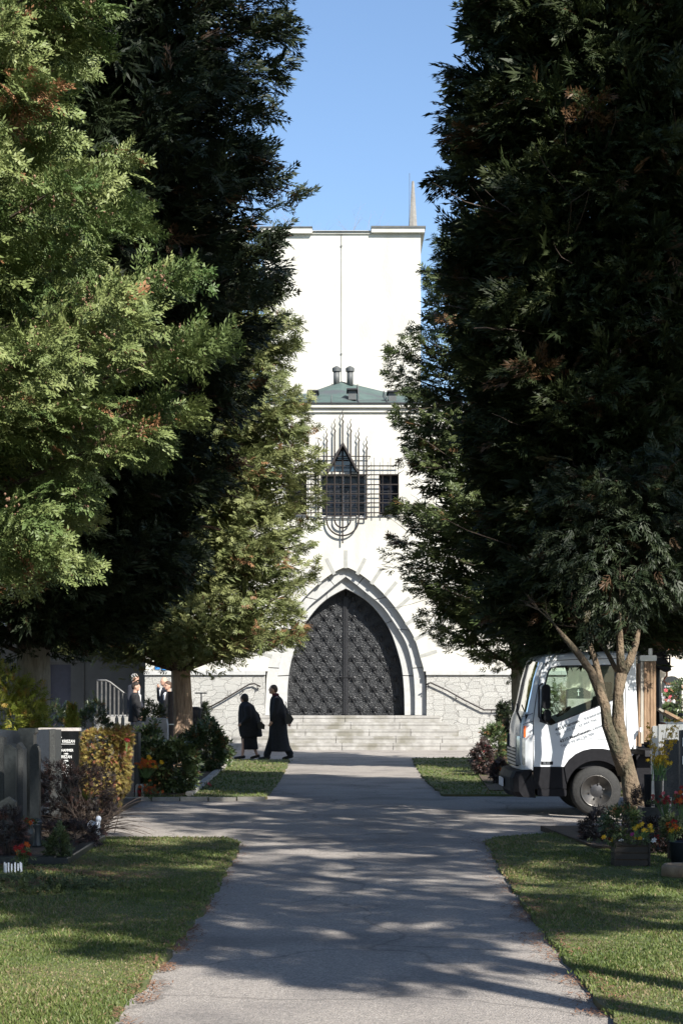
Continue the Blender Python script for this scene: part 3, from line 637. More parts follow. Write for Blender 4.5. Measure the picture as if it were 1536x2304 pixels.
# copper roof, cornices, vents
Zr = zt(918, 50)
cr = MB(); xa = at(768, 54)
yb_ = 4.0
prf = [(XL-.2, 10.0), (at(690, 54), zt(885, 54)), (xa, zt(858, 54)), (at(893, 54), zt(888, 54)), (XR+.2, 10.0)]
vs = [(x, -.12, ZT+.13) for x, z in prf]+[(x, yb_, z) for x, z in prf]
fs = [(i, i+1, i+6, i+5) for i in range(4)]+[(5, 6, 7, 8, 9), ]+[(0, 5, 4), (4, 5, 9)]
roof = cr.add(vs, [(i, i+1, i+6, i+5) for i in range(4)]).build('roof', 'copper', ch)
def roofz(x, y):
    for (x0, z0), (x1, z1) in zip(prf, prf[1:]):
        if x0 <= x <= x1: zb = z0+(z1-z0)*(x-x0)/(x1-x0); return ZT+.13+(zb-ZT-.13)*(y+.12)/(yb_+.12)
    return ZT
mb = MB()
for pxx in (746, 806, 868, 640, 930, 580, 990):
    x = at(pxx, 51.5); mb.tube([(x, -.12, ZT+.15), (x, yb_, roofz(x, yb_)+.02)], .018, 5)
mb.build('standing_seam', 'lead', roof)
for pxx in (705, 792, 882):
    x = at(pxx, 51); z = roofz(x, .8)
    v_ = MB().box(x-.11, x+.11, .7, 1.3, z-.05, z+.22).build('roof_vent', 'lead', roof)
    MB().box(x-.16, x+.16, .6, 1.35, z+.222, z+.26).build('vent_hood', 'seam', v_)
mb = MB(); mb.box(XL-.06, XR+.06, -.14, 0, ZT+.002, ZT+.10); mb.box(XL-.04, XR+.04, -.06, 0, ZT-.12, ZT)
mb.build('cornice', 'plaster', ch)
MB().box(XL-.08, XR+.08, -.18, -.10, ZT+.103, ZT+.135).build('gutter', 'seam', ch)
for pxx, s_ in ((757, 0), (787, 1)):
    x = at(pxx, 54); zb = 10.9
    f_ = MB().lathe([(.095, 0), (.095, .45)], (x, 3.6, zb-.08), 16).build('roof_flue', 'lead', roof, True)
    MB().lathe([(.13, 0), (.135, .1), (.10, .13), (.03, .17)], (x, 3.6, zb+.34), 16).build('flue_cap', 'lead', f_)
# tower
TW = 56.0; tx0, tx1 = -2.42, at(946, TW); tz = zt(527, TW)
mb = MB(); mb.box(tx0, -.01, TW-YF, TW-YF+8, 0, tz); mb.box(.004, tx1, TW-YF, TW-YF+8, 0, tz); mb.box(-.011, .005, TW-YF+.03, TW-YF+7.9, 0, tz-.002)
tw = mb.build('tower_wall', 'plaster', ch)
mb = MB(); mb.box(tx0-.12, at(702, TW), 5.86, 6, zt(527, TW), zt(515, TW)); mb.box(at(835, TW), tx1+.12, 5.86, 14.1, zt(525, TW), zt(512, TW)-.05)
mb.box(at(702, TW)+.003, at(835, TW)-.003, 5.95, 6, zt(527, TW), zt(522.5, TW))
mb.box(tx0, tx1, 6.002, 14, tz+.002, tz+.12)
mb.build('cornice', 'plaster', tw)
mb = MB(); mb.box(tx0-.15, at(703, TW), 5.83, 6.2, zt(515, TW)+.002, zt(513, TW)+.01); mb.box(at(834, TW), tx1+.15, 5.83, 14.2, zt(512, TW)-.047, zt(511, TW)); mb.box(at(703, TW)+.003, at(834, TW)-.003, 5.9, 6.2, zt(522.5, TW)+.002, zt(521, TW))
mb.build('flashing', 'lead', tw)
mb = MB()
for z in (15.6, 12.2, 10.7): mb.box(-.03, .02, 5.97, 6.0, z, z+.05)
mb.tube([(0, 5.985, 10.9), (0, 5.985, tz)], .008, 4)
mb.build('lightning_wire', 'lead', tw)
sp = thing('stone_finial', 'slender grey tapering stone needle on the right corner of the tower', 'finial', (at(929, 58), 58, zt(511, 58)-.0))
MB().add([(-.135, -.1, -.15), (.135, -.1, -.15), (.135, .1, -.15), (-.135, .1, -.15), (-.05, -.04, 1.47), (.03, -.04, 1.47), (.03, .04, 1.47), (-.05, .04, 1.47), (0, -.13, -.15), (-.01, -.06, 1.5)],
         [(0, 8, 9, 4), (8, 1, 5, 9), (1, 2, 6, 5), (2, 3, 7, 6), (3, 0, 4, 7), (4, 9, 5, 6, 7)]).build('needle', 'spire_stone', sp)
MB().tube([(-.14, -.05, -.1), (-.12, -.05, 1.0), (-.12, -.05, 1.75)], .008, 5).build('lightning_rod', 'lead', sp)
# steps
st = thing('church_steps', 'five broad weathered granite steps up to the portal', 'steps', (0, 48.5, 0))
for i in range(5):
    x0, x1 = -3.3+.27*(i if i < 4 else 3.6), 3.72-.24*i; z = .185*(i+1); mb = MB(); x = x0; r_ = random.Random(i)
    while x < x1-.1:
        x2 = min(x+r_.uniform(1.1, 1.8), x1); x2 = x1 if x1-x2 < .5 else x2
        mb.box(x, x2-.008, .3*i, (1.85 if i == 4 else .3*i+.36), z-.065, z, .008); mb.box(x+.003, x2-.012, .3*i+.014, .3*i+.36, z-.185-(0 if i else .05)+.003, z-.066); x = x2
    mb.build('step', 'step', st)
def rail(label, pts, y=49.9):
    t_ = thing('handrail', label, 'handrail', (0, y, 0)); P = [(at(a, y), 0, zt(b, y)) for a, b in pts]
    MB().tube(P, .022, 8).build('rail', 'iron', t_, True)
    mb = MB()
    for k in range(len(P)-1):
        if k % 2 == 0: p = (Vector(P[k])+Vector(P[k+1]))/2; mb.tube([tuple(p), (p[0], 0, p[2]-.09), (p[0]+.03, .1, p[2]-.09)], .012, 6)
    mb.build('bracket', 'iron', t_); return t_
rail('dark iron handrail rising along the rubble wall left of the portal', [(452, 1602), (500, 1576), (530, 1558), (560, 1540), (572, 1538), (586, 1545)])
rail('dark iron handrail descending along the rubble wall right of the portal', [(958, 1541), (968, 1536), (1005, 1553), (1044, 1575), (1088, 1597), (1122, 1597)])
# signs
sg = thing('accessibility_sign', 'blue square sign with white wheelchair symbol on the white wall', 'sign', (at(374, 50), YF-.02, zt(1498, 50)))
MB().box(-.125, .125, -.01, .015, -.12, .12).build('panel', 'sign_blue', sg)
mb = MB(); mb.tube([(.03+.055*math.cos(t), -.014, -.04+.055*math.sin(t)) for t in [R(150+22*k) for k in range(11)]], .009, 5); mb.tube([(0, -.014, .07), (0, -.014, .0), (.05, -.014, -.005), (.07, -.014, -.06)], .009, 5); mb.ell((0, -.012, .085), (.014, .006, .014))
mb.build('symbol', 'letter_white', sg)
sg = thing('small_blue_sign', 'small blue arrow sign beside the wheelchair sign', 'sign', (at(355, 50), YF-.02, zt(1501, 50)))
MB().box(-.07, .07, -.01, .015, -.065, .065).build('panel', 'sign_blue', sg)
MB().box(-.035, .03, -.014, -.0105, -.006, .006).build('symbol', 'slate', sg)
# left annex; deep porch and posts added to keep its wall in shade
an = thing('annex_building', 'grey annex in deep shade under an added porch roof at the left of the church', 'building', (0, 53, 0))
AXL = -16.0
def ax_(p): return at(p, 53)
dx0, dx1, dzt = ax_(105), ax_(160), zt(1495, 53)
MB().holes([(AXL, -.1), (XL+.0, -.1), (XL, 3.4), (AXL, 3.4)], [[(dx0, .02), (dx1, .02), (dx1, dzt), (dx0, dzt)]], 0, .35).build('wall', 'plaster_shade', an)
MB().box(dx0, dx1, .2, .28, .02, dzt).build('door', 'blue_door', an)
mb = MB(); mb.box(ax_(97), ax_(190), -.35, -.002, zt(1489, 53), zt(1450, 53)); mb.box(ax_(186), ax_(190), -.05, -.002, .0, zt(1490, 53)); mb.build('door_canopy', 'plaster_shade', an)
mb = MB(); mb.box(ax_(72), ax_(88), -.02, -.003, zt(1502, 53), zt(1484, 53)); mb.build('notice_plate', 'porcelain', an)
mb = MB(); mb.prism([(AXL, 3.2), (XL-.05, 3.2), (XL-.05, 3.36), (AXL, 3.36)], -3.3, .35)
mb.build('added_porch_ceiling', 'slate', an)
MB().add([(AXL, -3.4, 3.37), (XL-.05, -3.4, 3.37), (XL-.05, 4, 5.2), (AXL, 4, 5.2)], [(0, 1, 2, 3)]).build('roof', 'slate', an)
MB().tube([(AXL, -3.45, 3.33), (XL-.06, -3.45, 3.33)], .07, 8).build('gutter', 'lead', an)
for x in (ax_(28), -13.5): MB().box(x-.12, x+.12, -3.2, -2.96, 0, 3.19).build('post', 'plaster_shade', an)
rf = thing('ramp_railing', 'galvanised steel railing with broad pickets beside the annex', 'railing', (0, 46, 0))
MB().slab([(at(215, 46), -.3), (at(300, 46), -.3), (at(300, 46), 3), (at(215, 46), 3)], 0, zt(1612, 46)).build('ramp', 'step', rf)
mb = MB(); tops = []
for i in range(9):
    p = 220+i*9.5; top = 1531 if p < 243 else 1531+(p-243)*.78; tops.append((at(p, 46), 0, zt(top, 46)))
    mb.box(at(p-1.6, 46), at(p+1.6, 46), -.015, .015, zt(1612, 46)+.002, zt(top, 46))
mb.build('picket', 'galv', rf); MB().tube(tops, .028, 8).build('rail', 'galv', rf, True)
# right boundary wall
bw = thing('boundary_wall', 'pale rendered cemetery wall with a red tile coping at the far right', 'wall', (0, 60, 0))
MB().box(XR+.9, 40, 0, .4, -.1, 3.0).build('render', 'cream', bw)
mb = MB()
for i in range(110): mb.tube([(XR+.9+i*.3, -.12, 3.02), (XR+.9+i*.3, .22, 3.2), (XR+.9+i*.3, .55, 3.02)], .13, 6)
mb.build('tile_coping', 'tile_red', bw)
wg = thing('side_wall_wing', 'cream rendered wing set back on the right of the church', 'building', (0, 54, 0))
MB().box(XR+.003, XR+3.6, 0, .5, -.1, 3.3).build('wall', 'cream', wg)
MB().prism([(XR, 3.303), (XR+3.8, 3.303), (XR+3.8, 3.42), (XR, 3.42)], -.25, .7).build('roof', 'slate', wg)
# ---------------------------------------------------------------- trees
G = 'conifers lining the avenue'
conifer('cypress_tree', 'big sunlit green cypress with brown cones, nearest on the left of the path', -5.0, 20.0,
        [(3.0, 2.0), (3.3, 2.45), (3.7, 2.8), (4.4, 2.85), (4.9, 3.3), (5.4, 3.68), (6.0, 3.4), (6.3, 3.2), (7.2, 2.85), (8.1, 2.5), (9.4, 2.55), (11, 2.2), (13, 1.6), (15, .1)], 15, 270, 112, .34, 'fine', 'leaf_near', r0=.3, seed=5, focus=.78, plume=.37, dens_z=(9.8, .6), tc=3500, lump=.4)
conifer('cypress_tree', 'tall dark shaded cypress behind the sunlit tree on the left', -4.7, 27.0,
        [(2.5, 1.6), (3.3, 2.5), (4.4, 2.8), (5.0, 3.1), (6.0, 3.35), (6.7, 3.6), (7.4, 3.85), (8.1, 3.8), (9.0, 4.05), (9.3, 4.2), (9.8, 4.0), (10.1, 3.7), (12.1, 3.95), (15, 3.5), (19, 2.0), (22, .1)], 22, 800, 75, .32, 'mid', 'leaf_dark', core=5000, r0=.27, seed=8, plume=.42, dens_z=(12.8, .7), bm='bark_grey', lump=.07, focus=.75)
conifer('fir_tree', 'bright olive green conifer with reddish trunk before the church wall on the left', -3.36, 37.0,
        [(2.35, 2.2), (2.7, 2.75), (4.2, 2.75), (5.4, 2.9), (6.3, 2.95), (7.2, 2.8), (8.15, 2.55), (9.0, 2.6), (9.6, 2.25), (10.4, 1.7), (11.6, .5), (12, .1)], 12, 820, 66, .23, 'coarse', 'leaf_far', core=2600, r0=.235, seed=12, plume=.36, focus=.75, lump=.12)
conifer('cypress_tree', 'tall dark conifer with grey trunk behind the truck', 4.56, 25.9,
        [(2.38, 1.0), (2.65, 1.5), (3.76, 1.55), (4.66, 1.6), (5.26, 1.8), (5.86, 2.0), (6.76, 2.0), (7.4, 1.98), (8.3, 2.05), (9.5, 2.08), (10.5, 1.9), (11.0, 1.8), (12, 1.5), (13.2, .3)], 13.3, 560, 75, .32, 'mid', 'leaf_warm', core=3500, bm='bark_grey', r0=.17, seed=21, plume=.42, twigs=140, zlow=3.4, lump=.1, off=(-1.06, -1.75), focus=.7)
conifer('cypress_tree', 'dark conifer in the second row behind the truck load', 11.6, 52,
        [(2.6, 1.8), (3.5, 2.9), (7, 3.0), (11, 2.6), (13.5, 1.6), (15, .2)], 15, 330, 50, .42, 'mid', 'leaf_dark', bm='bark_grey', r0=.2, seed=25, plume=.5, lump=.12)
conifer('fir_tree', 'slimmer dark green conifer on the right beside the church facade', 3.67, 37.0,
        [(2.35, 1.2), (3.0, 1.95), (3.8, 2.3), (4.3, 2.7), (5.0, 2.85), (5.8, 2.65), (6.8, 2.55), (8.1, 2.65), (8.8, 2.6), (9.5, 2.25), (10.4, 2.0), (11, 1.7), (11.7, .5)], 11.8, 640, 60, .24, 'coarse', 'leaf_rf', core=1500, r0=.165, seed=33, plume=.36, focus=.72, twigs=160, zlow=3.2, lump=.14, bm='bark_grey')
# trees of the same avenue further right and nearer than the frame: unseen, crowns shaped for the shade they cast
SG = 'avenue conifers beside the viewpoint'
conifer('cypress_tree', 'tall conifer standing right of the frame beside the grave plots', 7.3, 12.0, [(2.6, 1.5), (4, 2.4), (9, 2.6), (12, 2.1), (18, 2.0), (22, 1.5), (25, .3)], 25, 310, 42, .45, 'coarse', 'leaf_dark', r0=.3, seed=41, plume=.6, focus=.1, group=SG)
conifer('cypress_tree', 'unseen conifer right of the frame behind the graves, crown raised to keep the truck sunlit', 10.5, 15.9, [(11.3, 1.2), (12, 2.3), (16, 2.4), (17.5, 1.6), (18.5, .3)], 18.5, 190, 32, .7, 'coarse', 'leaf_dark', r0=.3, seed=43, plume=.6, focus=.1, group=SG)
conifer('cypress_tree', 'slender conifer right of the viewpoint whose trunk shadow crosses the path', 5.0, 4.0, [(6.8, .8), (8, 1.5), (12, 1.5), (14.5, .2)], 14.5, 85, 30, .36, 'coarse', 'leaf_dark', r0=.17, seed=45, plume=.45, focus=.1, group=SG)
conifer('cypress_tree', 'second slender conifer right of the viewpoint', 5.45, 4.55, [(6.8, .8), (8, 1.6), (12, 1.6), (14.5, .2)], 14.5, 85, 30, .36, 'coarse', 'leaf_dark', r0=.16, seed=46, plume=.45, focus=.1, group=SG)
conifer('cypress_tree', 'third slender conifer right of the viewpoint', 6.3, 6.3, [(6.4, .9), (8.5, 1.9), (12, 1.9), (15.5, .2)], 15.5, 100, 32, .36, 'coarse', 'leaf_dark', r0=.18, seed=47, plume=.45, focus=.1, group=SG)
for i, (x, y, h, lb) in enumerate([(-6.2, 9.5, 19, 'unseen tall conifer added left of the frame beside the lawn'), (-6, -3, 18, 'unseen tall conifer added behind the viewpoint on the left'), (-12.5, 16, 20, 'unseen tall conifer added in the second row on the left'), (-11, 26.5, 20, 'unseen dark conifer added left of the frame behind the graves'), (6, -7, 18, 'unseen tall conifer added behind the viewpoint on the right'), (-5.5, -14, 20, 'unseen far conifer added behind the viewpoint'), (13.5, 24, 18, 'unseen conifer added right of the frame beyond the truck')]):  # unseen trees added to block sky light and deepen the shade
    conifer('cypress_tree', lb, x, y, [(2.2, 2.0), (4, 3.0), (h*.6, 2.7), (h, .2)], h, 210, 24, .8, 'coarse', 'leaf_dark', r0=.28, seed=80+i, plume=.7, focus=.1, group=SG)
# trees beyond the wall
for i, (x, y, h, r_, lb) in enumerate([(15, 66, 9, 3.6, 'dark conifer rising behind the cemetery wall at the far right'), (10.2, 69, 12, 3.4, 'dark conifer beyond the wall behind the truck'), (-13, 64, 15, 5, 'dark conifer far behind the annex on the left')]):
    conifer('background_conifer', lb, x, y, [(.8, r_*.8), (3, r_), (h*.6, r_*.7), (h, .1)], h, 150, 22, .8, 'coarse', 'leaf_dark', seed=60+i, plume=.8, focus=.7, group='trees behind the cemetery wall')
def bare(name, label, x, y, stems, m, twm, depth=4, seed=1, parent=None, spread=.5, tl=.5, nb=3, group=None, tn='twigs', r_end=.5):
    root = thing(name, label, 'tree', (x, y, 0), group); rr_ = random.Random(seed); mb = MB(); tw = MB()
    def grow(p, d, L, r, k):
        pts = [p]; q = Vector(p); dd = Vector(d)
        for j in range(4): dd = (dd+Vector((rr_.gauss(0, .12), rr_.gauss(0, .12), rr_.gauss(.03, .08)))).normalized(); q = q+dd*L/4; pts.append(q.copy())
        (mb if k >= depth-1 else tw).tube(pts, [r, r*.9, r*.8, r*.7, r*.6], 6 if k >= depth-1 else 4, False)
        if k > 0:
            for j in range(nb):
                o = pts[rr_.choice([2, 3, 4])]; nd = (dd+Vector((rr_.gauss(0, spread), rr_.gauss(0, spread), rr_.gauss(.05, spread*.7)))).normalized(); grow(o, nd, L*rr_.uniform(.55, .85), r*r_end, k-1)
    for pts, rad, tip in stems:
        mb.tube(pts, rad, 14, True)
        if tip:
            for _ in range(2): d = (Vector(pts[-1])-Vector(pts[-2])).normalized(); grow(Vector(pts[-1]), (d+Vector((rr_.gauss(0, .2), rr_.gauss(0, .2), 0))).normalized(), tl, rad[-1]*.7, depth)
    mb.build('trunk', m, root, True); tw.build(tn, twm, root); return root
DB = 22.2; S_ = F/DB
def q(px, py, dy=0): return (at(px, DB)-at(1425, DB), dy, zt(py, DB))
bt = bare('small_tree', 'small tree with forked smooth stems rising into dark foliage in front of the truck', at(1425, DB), DB, [
    ([q(1428, 1858), q(1424, 1800), q(1415, 1750, .02), q(1401, 1690, .03), q(1390, 1620, .04), q(1391, 1560, .04), q(1399, 1515, .04)], [.165, .125, .105, .092, .08, .064, .07], False),
    ([q(1399, 1520, .04), q(1418, 1485, .06), q(1432, 1445, .1), q(1440, 1405, .14), q(1446, 1375, .2)], [.06, .053, .044, .03, .014], True),
    ([q(1398, 1520, .04), q(1394, 1470, 0), q(1392, 1430, -.05), q(1389, 1390, -.1), q(1391, 1350, -.1)], [.06, .05, .04, .028, .013], True),
    ([q(1405, 1740, .02), q(1382, 1680, -.05), q(1362, 1630, -.09), q(1358, 1590, -.1), q(1342, 1550, -.1), q(1325, 1510, -.12), q(1300, 1475, -.12), q(1270, 1440, -.15), q(1246, 1412, -.2)], [.09, .08, .068, .064, .058, .05, .045, .034, .016], True),
    ([q(1357, 1575, -.08), q(1350, 1530, .05), q(1342, 1490, .1), q(1330, 1450, .15), q(1320, 1400, .2)], [.04, .042, .038, .03, .014], True),
    ([q(1388, 1510, .05), q(1372, 1470, .2), q(1355, 1440, .3), q(1336, 1425, .3)], [.03, .03, .026, .018], True)],
    'bark_smooth', 'dark_twig', depth=2, seed=4, tl=.3, spread=.5, nb=3)
rs_ = np.random.RandomState(77); n_ = 1000; d_ = norm(rs_.normal(0, 1, (n_, 3))); P_ = d_*(rs_.uniform(.35, 1, n_)**.6)[:, None]*np.array([1.25, .34, 1.12])+np.array([-.12, -.02, 3.52])
P_[:, 2] += .16*np.sin(P_[:, 0]*5)+.08*np.sin(P_[:, 0]*13); F_ = d_*np.array([1, .6, .7])+rs_.normal(0, .5, (n_, 3)); F_[:, 2] -= .25; N_ = rs_.normal(0, .5, (n_, 3)); N_[:, 2] += .6; N_[:, 1] -= .3
sprays('crown', P_, F_, N_, .24*rs_.uniform(.6, 1.3, n_), 'mid', 'leaf_dark', bt, None, rs_)
bare('bare_tree', 'leafless tree whose purplish twigs rise above the church roof', at(690, 72), 72, [([(0, 0, 0), (0, 0, 13), (.3, 0, 16.5)], [.3, .2, .1], True), ([(0, 0, 12), (1.2, 0, 15), (1.8, 0, 17.2)], [.12, .08, .06], True), ([(0, 0, 12), (-1.2, 0, 15), (-1.5, 0, 17)], [.12, .08, .06], True)], 'twig', 'twig', depth=4, seed=9, tl=1.9, spread=.5, nb=3, r_end=.42)
# ---------------------------------------------------------------- shrubs
def shrub(name, label, x, y, z, rx, ry, rz_, n, size, kind, lm, cat='shrub', seed=1, group=None, stems=True, flowers=None, shape='ball', parent=None, down=.0):
    rs = np.random.RandomState(seed)
    root = parent or thing(name, label, cat, (x, y, 0), group)
    d = norm(rs.normal(0, 1, (n, 3))); rr_ = rs.uniform(.55, 1, n)**.6*(1+.14*np.sin(d[:, 0]*5+seed)+.12*np.sin(d[:, 2]*6+d[:, 1]*4+seed))
    if shape == 'cone':
        h = rs.rand(n)**1.3; a = rs.rand(n)*6.28; q_ = (1-h)*.95+.05; P = np.column_stack([rx*np.cos(a)*q_*rr_, ry*np.sin(a)*q_*rr_, rz_*2*h-rz_]); d = np.column_stack([np.cos(a), np.sin(a), np.full(n, .8)])
    elif shape == 'box':
        P = rs.uniform(-1, 1, (n, 3)); f = rs.randint(0, 3, n); sgn = rs.choice([-1, 1], n); P[np.arange(n), f] = sgn*rs.uniform(.9, 1.03, n); k = np.abs(P).max(1); d = P.copy()
        P = P/np.maximum(1, (np.abs(P)**6).sum(1)**(1/6))[:, None]; P = P*np.array([rx, ry, rz_])
    else: P = d*rr_[:, None]*np.array([rx, ry, rz_])
    if parent: P = P+np.array([x, y, 0])
    P[:, 2] = np.maximum(P[:, 2]+z, .03)
    Fd = d+rs.normal(0, .5, (n, 3)); Fd[:, 2] += .3-down; N = rs.normal(0, .6, (n, 3)); N[:, 2] += .7; N[:, 1] -= .3
    o = sprays('foliage', P, Fd, N, size*rs.uniform(.6, 1.3, n), kind, lm, root, None, rs)
    if stems:
        mb = MB(); bx, by = (x, y) if parent else (0, 0)
        for j in range(9): a = j*.7; mb.tube([(bx+.03*math.cos(a), by+.03*math.sin(a), 0), (bx+rx*.35*math.cos(a), by+ry*.35*math.sin(a), z*.7), (bx+rx*.8*math.cos(a), by+ry*.8*math.sin(a), z+rz_*.3*math.sin(a*2))], [.015, .01, .004], 5, False)
        mb.build('stem', 'dark_twig', root)
    if flowers:
        for m_, k in flowers:
            mb = MB()
            for j in range(k):
                i = rs.randint(n); c = P[i]*1.03; c[2] = max(c[2]+.02, .06); petal(mb, c, .03)
            mb.build('flower', m_, root)
    return root
def petal(mb, c, r, n=6):
    c = Vector(c); a0 = rnd.random()*6; ax1 = Vector((1, 0, rnd.uniform(-.3, .3))).normalized(); ax2 = Vector((0, -rnd.uniform(.2, .8), 1)).normalized()
    for j in range(n):
        a = a0+2*math.pi*j/n; d = ax1*math.cos(a)+ax2*math.sin(a); e = ax1*-math.sin(a)+ax2*math.cos(a); f = Vector((0, -.25*r, .1*r))
        mb.add([c, c+d*r*.6+e*r*.32+f, c+d*r, c+d*r*.6-e*r*.32+f], [(0, 1, 2, 3)])
    mb.ell(c+Vector((0, -.1*r, 0)), (r*.2, r*.2, r*.2), 6, 4)
# left side
x, y = at(35, 25), 25.0
shrub('evergreen_bush', 'large yellow green sunlit evergreen bush at the far left edge', at(20, 26), 26, .95, .55, .6, .98, 2600, .15, 'coarse', 'leaf_yellow', seed=3)
shrub('evergreen_bush', 'lower yellow green bush spreading right of the big left bush', at(72, 26), 26, .6, .3, .4, .6, 900, .13, 'coarse', 'leaf_yellow', seed=4)
shrub('dwarf_conifer', 'small lime green pointed dwarf conifer behind the inscribed black gravestone', at(163, 24.5), 24.5, .7, .24, .24, .72, 1500, .10, 'coarse', 'leaf_yellow', cat='shrub', seed=5, shape='cone', down=-.6)
shrub('box_bush', 'dark green bushes in front of the annex door', at(110, 34), 34, .7, .55, .5, .68, 900, .17, 'coarse', 'leaf_rhodo', seed=6)
shrub('box_bush', 'dark clipped shrub in front of the steel railing', at(208, 36), 36, .7, .42, .4, .7, 900, .15, 'coarse', 'leaf_rhodo', seed=7)
shrub('trimmed_bush', 'small round olive bush beside the two white grave posts', at(293, 32), 32, .85, .14, .16, .12, 260, .08, 'coarse', 'leaf_box', seed=8)
gp = thing('post', 'pair of little pointed white posts behind the rusty hedge', 'post', (at(268, 32), 32, 0))
for dx in (-.04, .07): MB().prism([(dx-.03, 0), (dx+.03, 0), (dx+.03, 1.13), (dx, 1.2), (dx-.03, 1.13)], -.02, .02).build('stake', 'pale_stone', gp)
hr = shrub('clipped_hedge', 'rust and yellow clipped hedge draped between the gravestones', at(240, 23.5), 23.5, .70, .28, .22, .40, 3000, .07, 'coarse', 'leaf_rust', cat='hedge', seed=9, shape='box', down=.5)
shrub('', '', at(275, 23.5)-at(240, 23.5), 0, 1.0, .12, .16, .17, 700, .07, 'coarse', 'leaf_rust', parent=hr, stems=False, seed=10)
for px_, z_ in ((228, .40), (257, .5), (272, .45)): shrub('', '', at(px_, 23.5)-at(240, 23.5), -.1, z_+.1, .04, .05, .42, 260, .07, 'coarse', 'leaf_rust', parent=hr, stems=False, seed=int(px_), down=1)
RG = 'rhododendron shrubs by the left fir trunk'
shrub('rhododendron_shrub', 'broad dark leaved shrub in front of the reddish fir trunk', at(372, 27.6), 27.6, .42, .46, .42, .43, 1700, .15, 'leaf', 'leaf_rhodo', seed=11, group=RG)
shrub('rhododendron_shrub', 'upright dark shrub growing between granite pillar and reddish trunk', at(335, 28.3), 28.3, .6, .2, .25, .5, 700, .14, 'leaf', 'leaf_rhodo', seed=12, group=RG)
shrub('rhododendron_shrub', 'glossy green shrub just right of the reddish fir trunk', at(462, 35), 35, .48, .42, .4, .5, 1500, .16, 'leaf', 'leaf_rhodo', seed=13, group=RG)
shrub('rhododendron_shrub', 'small leafy shrub at the lawn corner near the walking woman', at(492, 37.5), 37.5, .3, .24, .3, .3, 500, .15, 'leaf', 'leaf_rhodo', seed=14, group=RG)
shrub('small_conifer', 'thin dark little conifer before the rubble wall left of the steps', at(462, 42), 42, .9, .13, .14, .42, 500, .12, 'coarse', 'leaf_dark', seed=15, shape='cone')
shrub('holly_bush', 'leafy pale bush in front of the man in the dark suit', at(350, 38), 38, 1.0, .32, .3, .32, 420, .15, 'leaf', 'leaf_box', seed=16)
shrub('thorn_bush', 'wide dark bush with bare arching twigs at the left crossroad corner', at(165, 20.3), 20.3, .42, .42, .35, .40, 1100, .10, 'coarse', 'leaf_heather', seed=17)
tb = thing('twig_bush', 'dark leafless twigs reaching over the crossroad on the left', 'shrub', (at(205, 20.0), 20.0, 0)); mb = MB(); r_ = random.Random(5)
for i in range(80):
    p = Vector((r_.gauss(0, .1), r_.gauss(0, .15), .05)); d = Vector((r_.gauss(.1, .55), r_.gauss(0, .3), r_.uniform(.25, 1.2))).normalized(); pts = [p]
    for k in range(6): d = (d+Vector((r_.gauss(.05, .12), r_.gauss(0, .1), -.13))).normalized(); p = p+d*.105; pts.append(p)
    mb.tube(pts, [.006, .005, .0045, .004, .003, .0025, .0015], 4, False)
mb.build('twigs', 'dark_twig', tb)
shrub('heather_plant', 'reddish brown heather in a row on the front left grave', at(150, 18.3), 18.3, .14, .38, .25, .16, 900, .07, 'coarse', 'leaf_heather', cat='plant', seed=18)
shrub('heather_plant', 'pale tipped grassy plant in the bottom left grave corner', at(12, 17), 17, .24, .2, .2, .26, 500, .10, 'coarse', 'leaf_heather', cat='plant', seed=19)
shrub('ivy_plant', 'trailing grey green plant hanging over the left grave kerb', at(132, 16.6), 16.6, .14, .10, .12, .2, 420, .07, 'leaf', 'leaf_box', cat='plant', seed=20)
shrub('ground_cover', 'dark low ground cover plants at the far left edge of the lawn', at(50, 14.6), 14.6, .02, .8, .8, .05, 1100, .07, 'leaf', 'leaf_box', cat='plant', seed=21, stems=False)
# ---------------------------------------------------------------- graves, left
def stone(name, label, x, y, poly, depth, m, cat='gravestone', group=None, rz=0, part='stone'):
    t_ = thing(name, label, cat, (x, y, 0), group, rz); MB().prism(poly, 0, depth).build(part, m, t_); return t_
D1 = 19.5
def pz(px, py, D, cx): return (at(px, D)-cx, zt(py, D))
cx = at(32, 18.6)
stone('grave_pillar', 'dark pointed stone post at the far left', cx, 18.6, [(-.10, 0), (.02, 0), (.02, 1.03), (-.04, 1.08), (-.10, 1.06)], .3, 'dark_stone')
stone('grave_pillar', 'grey gabled grave post beside the dark pointed post', at(42, 18.75), 18.75, [(-.05, 0), (.05, 0), (.05, 1.02), (0, 1.09), (-.05, 1.02)], .22, 'granite_grey')
stone('gravestone', 'pale grey gravestone cut by the left edge', at(-12, 19.2), 19.2, [(-.2, 0), (.10, 0), (.10, 1.13), (-.2, 1.2)], .2, 'granite_grey')
stone('gravestone', 'wide blue grey gravestone behind the two posts at the left', at(30, 20.4), 20.4, [(-.25, 0), (.24, 0), (.24, 1.16), (-.25, 1.2)], .16, 'blue_stone')
stone('grave_pillar', 'dark square pillar with a blue grey cap in the left graves', at(60, 19.8), 19.8, [(-.07, 0), (.08, 0), (.08, 1.15), (.10, 1.17), (.10, 1.22), (-.09, 1.22), (-.09, 1.17), (-.07, 1.15)], .2, 'dark_stone')
g = stone('gravestone', 'tall blue grey slab turned edge on left of the inscribed black stone', at(97, 21.5), 21.5, [(-.10, 0), (.075, 0), (.075, 1.165), (-.10, 1.16)], .5, 'blue_stone')
MB().box(.078, .145, .02, .5, 0, 1.16).build('lit_edge', 'granite_grey', g)  # light on the edge put into the colour as a paler stone
D2 = 22.3; g = thing('gravestone', 'black polished gravestone with white engraved names and a cross', 'gravestone', (at(88, D2), D2, 0))
W2 = (178-88)*D2/F; MB().box(0, W2, 0, .14, 0, zt(1645, D2)).build('slab', 'black_stone', g)
